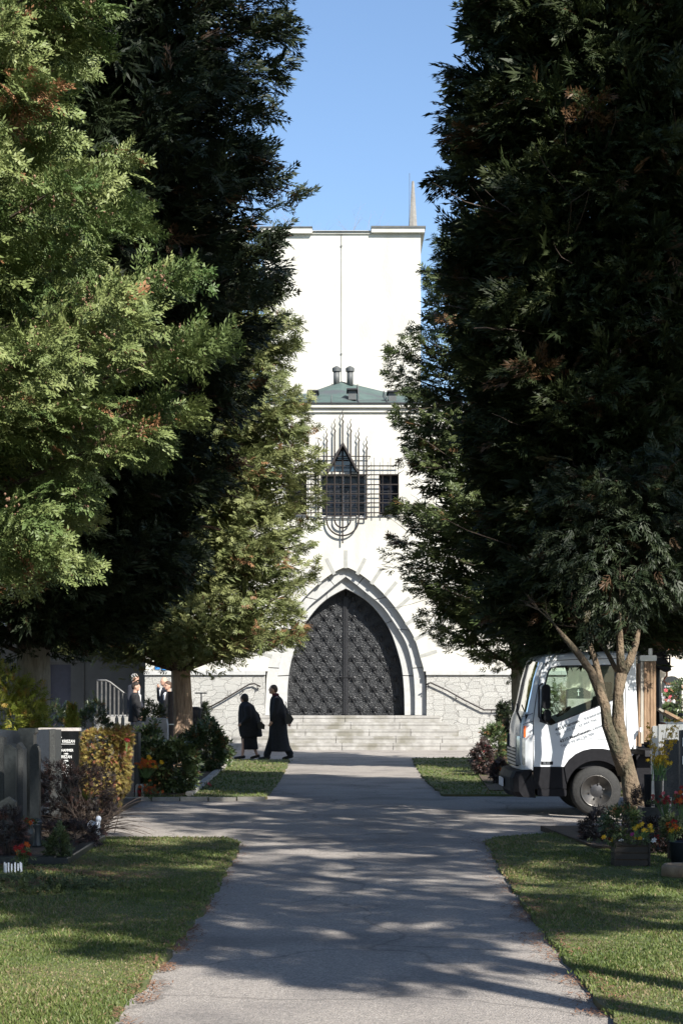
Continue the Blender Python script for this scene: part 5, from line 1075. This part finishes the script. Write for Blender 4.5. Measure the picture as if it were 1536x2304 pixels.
MB().tube([(2.95+.17*math.cos(t)*.5, .45+.19*math.sin(t), 1.36+.17*math.cos(t)*.35) for t in [R(20*k) for k in range(19)]], .014, 6, False).build('steering_wheel', 'black_plastic', cab, True)
mb = MB(); mb.prism([(2.40, .9), (2.75, .9), (2.80, 1.22), (2.70, 1.33), (2.40, 1.33)], .04, W_-.04); mb.build('dashboard', 'black_plastic', cab)
for y0 in (.15, .75, 1.2):
    MB().prism([(3.05, .75), (3.55, .75), (3.70, 1.55), (3.62, 1.6), (3.5, 1.55), (3.42, 1.0), (3.08, .95)], y0, y0+.42).build('seat', 'seat', cab)
    if y0 != .75: MB().box(3.63, 3.72, y0+.1, y0+.32, 1.58, 1.76, .02).build('headrest', 'seat', cab)
MB().box(2.5, 3.8, .04, W_-.04, .62, .75).build('cab_floor', 'black_plastic', cab)
# lettering on the door (follows the slanted window line)
an1 = -math.atan2(.33, .84)
def dtext(s_, x_, z_, sz, m_): return text(s_, sz, m_, cab, (x_, -.0045, z_), rot=(R(90), an1, 0), name='door_lettering', ext=.0008, bold=.0012, sx=1.08)
dtext('4451 Garsten,', 2.79, 1.108, .056, 'letter_grey'); dtext('Klosterstra\u00dfe 7', 3.17, 1.255, .054, 'letter_soft')
dtext('Tel.: 0 72 52 / 53 044, Fax', 2.80, 1.045, .050, 'letter_soft')
dtext('4310 Mauthausen,', 2.85, .955, .056, 'letter_grey'); dtext('Linzer Str.', 3.28, 1.124, .05, 'letter_soft')
dtext('Tel.: 0 72 38 / 55 700', 2.86, .895, .050, 'letter_soft')
# wheels
def wheel(x_, y_, s_):
    w_ = bpy.data.objects.new('wheel', None); COL.objects.link(w_); w_.parent = tk; w_.location = (x_, y_, .33)
    MB().lathe([(.19, .0), (.30, -.015*1), (.325, .02), (.33, .05), (.33, .15), (.325, .18), (.30, .2), (.19, .2)], (0, 0, 0), 40, 'y').build('tyre', 'rubber', w_, True)
    q_ = -1 if s_ > 0 else 1; o_ = 0 if s_ > 0 else .2
    MB().lathe([(.208, o_+.015*q_), (.20, o_+.02*q_), (.195, o_), (.17, o_-.03*q_), (.15, o_-.05*q_), (.02, o_-.05*q_)], (0, 0, 0), 36, 'y').build('rim', 'rim', w_, True)
    MB().lathe([(.135, o_-.03*q_), (.13, o_+.0*q_), (.10, o_+.012*q_), (.06, o_+.02*q_), (.01, o_+.03*q_)], (0, 0, 0), 30, 'y').build('hub', 'dark_rim', w_, True)
    mb = MB()
    for k in range(6): a = R(60*k+15); mb.lathe([(.014, 0), (.012, .03*q_)], (.095*math.cos(a), o_+.005*q_, .095*math.sin(a)), 8, 'y')
    mb.build('wheel_nut', 'rim', w_); return w_
for x_ in (wc[0], 6.3): wheel(x_, .02, 1); wheel(x_, W_-.22, -1)
mb = MB(); mb.box(3.0, 7.4, .45, .55, .42, .6); mb.box(3.0, 7.4, W_-.55, W_-.45, .42, .6); mb.box(3.27, 3.37, .1, W_-.1, .28, .36); mb.box(6.25, 6.35, .1, W_-.1, .28, .36); mb.box(3.86, 4.4, .1, .45, .35, .8, .03); mb.build('chassis', 'black_plastic', tk)
bd = MB().box(3.95, 7.6, -.05, W_+.05, .78, .86).build('load_bed', 'dark_rim', tk)
MB().box(4.12, 7.6, -.07, -.04, .865, 1.2).build('drop_side', 'alu', bd); MB().box(4.12, 7.6, W_+.04, W_+.07, .865, 1.2).build('drop_side', 'alu', bd)
r_ = random.Random(1)
for i in range(5): x0 = 3.90+i*.04; MB().box(x0, x0+.034, -.02-.01*(i % 2), .03, .95+.02*i, 2.02-.0*i).build('stake_board', 'pale_plank' if i == 0 else 'plank', bd)
for y0 in (.3, .6, .9, 1.2, 1.5): MB().box(3.92, 3.96, y0, y0+.12, .9, 2.0).build('stake_board', 'plank', bd)
MB().box(3.885, 4.10, -.045, .05, 2.025, 2.10, .01).build('strap', 'alu', bd); MB().box(4.0, 4.045, -.03, .02, 2.103, 2.19).build('strap_end', 'alu', bd)
MB().box(4.045, 4.12, -.05, .03, .80, 1.18, .008).build('corner_post', 'alu', bd)
MB().box(3.875, 3.90, -.1, -.04, 1.10, 1.16).build('marker_lamp', 'porcelain', tk)
# things on the bed
cr_ = thing('loader_grab', 'black hydraulic crane grab folded above the truck bed', 'crane', (at(1480, 24), 24.0, 0)); mb = MB(); Z = lambda p_: zt(p_, 24); X = lambda p_: at(p_, 24)-at(1480, 24)
mb.tube([(X(1476), 0, .87), (X(1474), 0, Z(1530)), (X(1476), 0, Z(1500))], .05, 8); mb.box(X(1466), X(1492), -.1, .1, Z(1478), Z(1452), .02); mb.prism([(X(1472), Z(1500)), (X(1498), Z(1512)), (X(1506), Z(1508)), (X(1502), Z(1494)), (X(1490), Z(1478)), (X(1468), Z(1480))], -.12, .12)
mb.tube([(X(1488), -.13, Z(1477)), (X(1502), -.13, Z(1476)), (X(1501), -.13, Z(1496))], .014, 6); mb.tube([(X(1488), -.13, Z(1482)), (X(1500), -.13, Z(1482))], .01, 6)
mb.build('boom', 'black_plastic', cr_)
mb = MB(); mb.tube([(X(1498), 0, Z(1505)), (X(1499), 0, Z(1520)), (X(1494), 0, Z(1526)), (X(1492), 0, Z(1532)), (X(1498), 0, Z(1538))], .012, 6); mb.build('hook', 'tile_red', cr_)
mb = MB(); mb.tube([(X(1470), -.1, Z(1452)), (X(1478), -.13, Z(1447)), (X(1490), -.13, Z(1456)), (X(1493), -.13, Z(1470))], .009, 6); mb.tube([(X(1473), -.12, Z(1470)), (X(1482), -.14, Z(1464)), (X(1491), -.13, Z(1474))], .009, 6); mb.build('hydraulic_hose', 'rubber', cr_)
def board(label, a_, b_, th, m_, y0, dy, D=23.8):
    t_ = thing('timber_board', label, 'board', (0, y0, 0), 'timber boards leaning on the truck bed'); pa, pb = Vector((at(a_[0], D), zt(a_[1], D))), Vector((at(b_[0], D), zt(b_[1], D))); d = (pb-pa).normalized(); n_ = Vector((-d[1], d[0]))*th
    MB().prism([tuple(pa), tuple(pb), tuple(pb+n_), tuple(pa+n_)], 0, dy).build('plank', m_, t_); return t_
board('upper wide timber board sloping down to the right on the truck bed', (1487, 1602), (1528, 1624), .035, 'plank', 23.6, .35)
board('second timber board just below the upper sloping one', (1476, 1596), (1508, 1618), .03, 'pale_plank', 23.65, .3)
board('reddish board rising steeply to the right under the sloping boards', (1478, 1660), (1502, 1630), .04, 'tile_red', 23.9, .3)
sk = thing('rubble_load', 'dark heap of tools and rubble lying on the truck bed', 'load', (at(1490, 24), 24.2, .86)); mb = MB(); r_ = random.Random(8)
for i in range(60): c = (r_.gauss(0, .25), r_.gauss(0, .2), abs(r_.gauss(0, .12))); s_ = r_.uniform(.03, .09); mb.ell(c, (s_, s_*.8, s_*.7), 6, 4)
mb.build('heap', 'granite_grey', sk)
# ---------------------------------------------------------------- people
def remesh(o, v, sm=4):
    md = o.modifiers.new('skin', 'REMESH'); md.mode = 'VOXEL'; md.voxel_size = v; md.use_smooth_shade = True
    s_ = o.modifiers.new('soft', 'SMOOTH'); s_.factor = .5; s_.iterations = sm
def hand(mb, w_, d, side_):
    w_ = Vector(w_); d = Vector(d).normalized(); s_ = Vector(side_).normalized()
    mb.cap(w_, w_+d*.07, .026, .032)
    for k, L in enumerate((.062, .072, .066, .05)):
        o_ = w_+d*.08+s_*(k-1.5)*.019; c = o_+d*L*.55+Vector((0, 0, -.004)); mb.cap(o_, c, .009, .009, 6); mb.cap(c, c+d*L*.4+d.cross(s_)*.02, .009, .007, 6)
    t0 = w_+d*.03-s_*.03; mb.cap(t0, t0+d*.03-s_*.02, .012, .01, 6); mb.cap(t0+d*.03-s_*.02, t0+d*.06-s_*.018, .01, .008, 6)
def person(label, x, y, z, rz, H, J, group=None):
    """local frame: +X is forward. J holds the pose in units of metres for a 1.75 m person; everything is scaled by H/1.75"""
    k = H/1.75; V = lambda p: Vector(p)*k
    hd = J['head']; mb = MB()
    mb.ell(V(hd), (.085*k, .072*k, .112*k), 16, 12); f = J.get('face', 1)
    tl = J.get('tilt', 0); hv = V(hd)
    mb.ell(hv+V((.03, 0, -.05)), (.055*k, .055*k, .06*k)); mb.ell(hv+V((.088, 0, -.012)), (.02*k, .012*k, .022*k), 8, 6); mb.ell(hv+V((.078, 0, .025)), (.014*k, .05*k, .01*k), 8, 6)
    mb.ell(hv+V((.078, 0, -.055)), (.012*k, .022*k, .007*k), 8, 6); mb.ell(hv+V((.074, 0, -.085)), (.016*k, .02*k, .014*k), 8, 6)
    for s_ in (-1, 1): mb.ell(hv+V((-.005, s_*.075, -.01)), (.018*k, .01*k, .03*k), 8, 6)
    nk = V(J['neck']); mb.cap(nk, hv+V((-.02, 0, -.07)), .058*k, .052*k); ch_ = V(J['chest']); pv = V(J['pelvis'])
    mb.cap(nk-V((0, 0, .03)), ch_, .07*k, .13*k, 14); mb.cap(ch_, pv, .135*k, .14*k, 14)
    for s_, a in ((1, J['armL']), (-1, J['armR'])):
        sh, el, wr = [V(p) for p in a]; mb.cap(ch_+V((0, s_*.08, .1)), sh, .07*k, .058*k); mb.cap(sh, el, .052*k, .042*k); mb.cap(el, wr, .04*k, .028*k); hand(mb, wr, wr-el, (1, .3, 0))
    for s_, a in ((1, J['legL']), (-1, J['legR'])):
        hp, kn, an2, toe = [V(p) for p in a]; mb.cap(pv, hp, .12*k, .10*k); mb.cap(hp, kn, .092*k, .06*k); mb.cap(kn, an2, .056*k, .036*k); mb.cap(an2+V((-.03, 0, -.03)), toe, .035*k, .026*k)
    b = mb.build('person', 'skin', None, True); b.location = (x, y, z); b.rotation_euler = (0, 0, rz); remesh(b, .011, 2); tag(b, label, 'person', group)
    return b, k
def cloth(name, m_, p, fn, v=.014): mb = MB(); fn(mb); o = mb.build(name, m_, p, True); remesh(o, v, 3); return o
def shoes(p, k, J):
    for a in (J['legL'], J['legR']):
        an2, toe = Vector(a[2])*k, Vector(a[3])*k; mb = MB(); mb.cap(an2+Vector((-.04*k, 0, -.035*k)), toe, .045*k, .036*k); o = mb.build('shoe', 'leather', p, True)
def trousers(p, k, J, m_, r0=.115, r1=.075):
    def f(mb):
        pv = Vector(J['pelvis'])*k; mb.cap(pv+Vector((0, 0, .05)), pv, .15*k, .15*k, 14)
        for a in (J['legL'], J['legR']): hp, kn, an2 = [Vector(q_)*k for q_ in a[:3]]; mb.cap(pv, hp, .14*k, r0*k); mb.cap(hp, kn, r0*k, r1*1.1*k); mb.cap(kn, an2+Vector((0, 0, .03)), r1*1.08*k, r1*k)
    cloth('trousers', m_, p, f)
# walking woman (faces left)
J = dict(head=(.135, 0, 1.62), neck=(.07, 0, 1.46), chest=(.03, 0, 1.28), pelvis=(-.02, 0, .95), armL=((.03, .2, 1.38), (.02, .25, 1.12), (.16, .2, .98)), armR=((.03, -.2, 1.38), (-.16, -.23, 1.16), (-.20, -.22, .93)),
         legL=((-.01, .09, .9), (.12, .09, .50), (.17, .09, .10), (.36, .09, .03)), legR=((-.03, -.09, .9), (-.07, -.09, .5), (-.21, -.09, .12), (-.06, -.09, .03)))
wx, wy = at(560, 42.3), 42.3
pw, k = person('elderly woman in a wide black coat and skirt walking left with head bowed', wx, wy, 0, math.pi, 1.57, J)
shoes(pw, k, J)
cloth('coat', 'black_cloth', pw, lambda mb: (mb.loft([(.09, 0, 1.37, .07, .07), (.075, 0, 1.33, .12, .13), (.055, 0, 1.27, .18, .20), (.03, 0, 1.1, .225, .24), (.0, 0, .9, .255, .25), (-.03, 0, .70, .275, .26), (-.055, 0, .56, .27, .25), (-.05, 0, .53, .25, .23)]),
      mb.cap((.02, .2, 1.22), (.0, .25, 1.0), .085, .075), mb.cap((.0, .25, 1.0), (.13, .2, .86), .075, .055), mb.cap((.02, -.2, 1.22), (-.17, -.24, 1.03), .085, .08), mb.cap((-.17, -.24, 1.03), (-.22, -.22, .86), .08, .06)))
cloth('skirt', 'black_cloth', pw, lambda mb: mb.loft([(0, 0, .7, .2, .18), (-.01, 0, .45, .19, .18), (-.03, 0, .25, .195, .18), (-.03, 0, .23, .18, .16)]))
cloth('hair', 'hair_dark', pw, lambda mb: (mb.ell(Vector((.10, 0, 1.63*.9))*1, (.095, .088, .10)), mb.ell((.075, 0, 1.42), (.075, .08, .08))), .012)
hb = thing('handbag', 'black handbag carried behind the walking woman', 'handbag', (wx+.33, wy-.2, .80)); MB().prism([(-.10, -.06), (.05, -.09), (.06, .02), (-.04, .10), (-.12, .05)], -.05, .05).build('bag', 'leather', hb); MB().tube([(-.1, 0, .04), (-.13, .02, .16), (-.06, .02, .2), (.0, 0, .06)], .008, 6).build('strap', 'leather', hb)
# walking man
J = dict(head=(.125, 0, 1.65), neck=(.055, 0, 1.50), chest=(.03, 0, 1.32), pelvis=(0, 0, .98), armL=((.02, .2, 1.42), (.06, .24, 1.15), (.15, .2, .92)), armR=((.02, -.2, 1.42), (-.14, -.24, 1.17), (-.22, -.22, .92)),
         legL=((.0, .09, .93), (.14, .09, .5), (.26, .09, .10), (.44, .09, .03)), legR=((0, -.09, .93), (-.08, -.09, .5), (-.27, -.09, .12), (-.12, -.09, .03)))
mx_, my_ = at(626, 41.8), 41.8
pm, k = person('man with short brown hair in a long black coat striding left', mx_, my_, 0, math.pi, 1.76, J)
shoes(pm, k, J); trousers(pm, k, J, 'black_cloth', .12, .085)
cloth('coat', 'black_cloth', pm, lambda mb: (mb.loft([(.06, 0, 1.53, .06, .07), (.055, 0, 1.48, .11, .14), (.04, 0, 1.42, .15, .21), (.02, 0, 1.2, .19, .24), (.0, 0, .95, .20, .23), (.0, 0, .6, .225, .24), (-.02, 0, .3, .26, .26), (-.03, 0, .22, .275, .27), (-.03, 0, .20, .25, .25)]),
      mb.cap((.02, .2, 1.4), (.06, .25, 1.15), .085, .075), mb.cap((.06, .25, 1.15), (.14, .2, .95), .075, .055), mb.cap((.02, -.2, 1.4), (-.15, -.25, 1.16), .085, .075), mb.cap((-.15, -.25, 1.16), (-.23, -.22, .96), .075, .058)))
cloth('scarf', 'scarf', pm, lambda mb: mb.loft([(.06, 0, 1.50, .085, .09), (.065, 0, 1.545, .085, .085), (.07, 0, 1.57, .07, .07)]), .012)
cloth('hair', 'hair_brown', pm, lambda mb: (mb.ell((.105, 0, 1.69), (.093, .083, .085)), mb.ell((.07, 0, 1.66), (.065, .08, .09))), .012)
hb = thing('handbag', 'black shoulder bag swinging behind the striding man', 'handbag', (mx_+.29, my_-.2, .96)); MB().prism([(-.10, -.12), (.02, -.1), (.08, .0), (.03, .08), (-.08, .16), (-.12, .0)], -.06, .06).build('bag', 'leather', hb); MB().tube([(-.08, 0, .14), (-.12, 0, .42), (-.04, 0, .3), (.0, 0, .1)], .008, 6).build('strap', 'leather', hb)
# standing group at the left
def standing(label, px_, D, z, rz, H, coat_m, hair=None, glasses=False, arms=None, tr='grey_cloth', shirt=True):
    J = dict(head=(.03, 0, 1.64), neck=(.0, 0, 1.48), chest=(0, 0, 1.3), pelvis=(0, 0, .96), armL=((0, .2, 1.41), (.0, .25, 1.14), (.12, .2, .92)), armR=((0, -.2, 1.41), (.0, -.25, 1.14), (.12, -.2, .92)),
             legL=((0, .09, .92), (.01, .1, .5), (0, .1, .1), (.15, .12, .03)), legR=((0, -.09, .92), (.01, -.1, .5), (0, -.1, .1), (.15, -.12, .03)))
    if arms: J.update(arms)
    p, k = person(label, at(px_, D), D, z, rz, H, J, 'mourners standing beside the ramp'); shoes(p, k, J); trousers(p, k, J, tr)
    def jk(mb):
        mb.loft([(0, 0, 1.50*k, .06*k, .07*k), (0, 0, 1.46*k, .10*k, .15*k), (0, 0, 1.40*k, .13*k, .21*k), (0, 0, 1.2*k, .15*k, .22*k), (0, 0, .95*k, .16*k, .21*k), (0, 0, .80*k, .17*k, .22*k), (0, 0, .78*k, .15*k, .2*k)])
        for a in (J['armL'], J['armR']): sh, el, wr = [Vector(q_)*k for q_ in a]; mb.cap(sh, el, .075*k, .065*k); mb.cap(el, wr, .062*k, .045*k)
    cloth('jacket', coat_m, p, jk)
    if shirt: MB().prism([(.135*k, 1.22*k), (.15*k, 1.42*k), (.10*k, 1.48*k), (.09*k, 1.3*k)], -.035*k, .035*k).build('shirt', 'shirt', p)
    if hair: cloth('hair', hair, p, lambda mb: (mb.ell(Vector((.015, 0, 1.685))*k, (.092*k, .08*k, .082*k)), mb.ell(Vector((-.03, 0, 1.65))*k, (.06*k, .078*k, .09*k))), .012)
    if glasses: mb = MB(); [mb.tube([(.12*k, s_*.03*k+.02*k*math.cos(t), 1.655*k+.016*k*math.sin(t)) for t in [R(45*q_) for q_ in range(9)]], .003, 4, False) for s_ in (-1, 1)]; mb.tube([(.12*k, .05*k, 1.66*k), (.02*k, .078*k, 1.66*k)], .003, 4); mb.build('glasses', 'seam', p)
    return p
standing('dark haired man in a black suit standing in profile by the railing', 304, 44, .06, R(0), 1.78, 'black_cloth', 'hair_dark')
standing('white haired man standing behind the dark haired man', 302, 46, .22, R(-20), 1.84, 'navy_cloth', 'hair_white')
standing('bald man holding a hand to his face near the wall', 372, 46.5, .14, R(200), 1.84, 'navy_cloth', None, arms=dict(armR=((0, -.2, 1.41), (.08, -.26, 1.2), (.16, -.08, 1.48))))
standing('man with glasses in a black jacket, half hidden by the reddish trunk', 380, 44.5, .12, R(220), 1.74, 'black_cloth', 'hair_brown', glasses=True)

# loose fine pieces nobody would count
for o in COL.objects:
    if o.type == 'MESH' and o.parent and o.name.split('.')[0] in ('bare_twigs', 'twigs', 'limbs', 'cones', 'petals', 'blossom', 'flower', 'stem', 'leaves', 'heap', 'bracket'):
        o['kind'] = 'stuff'
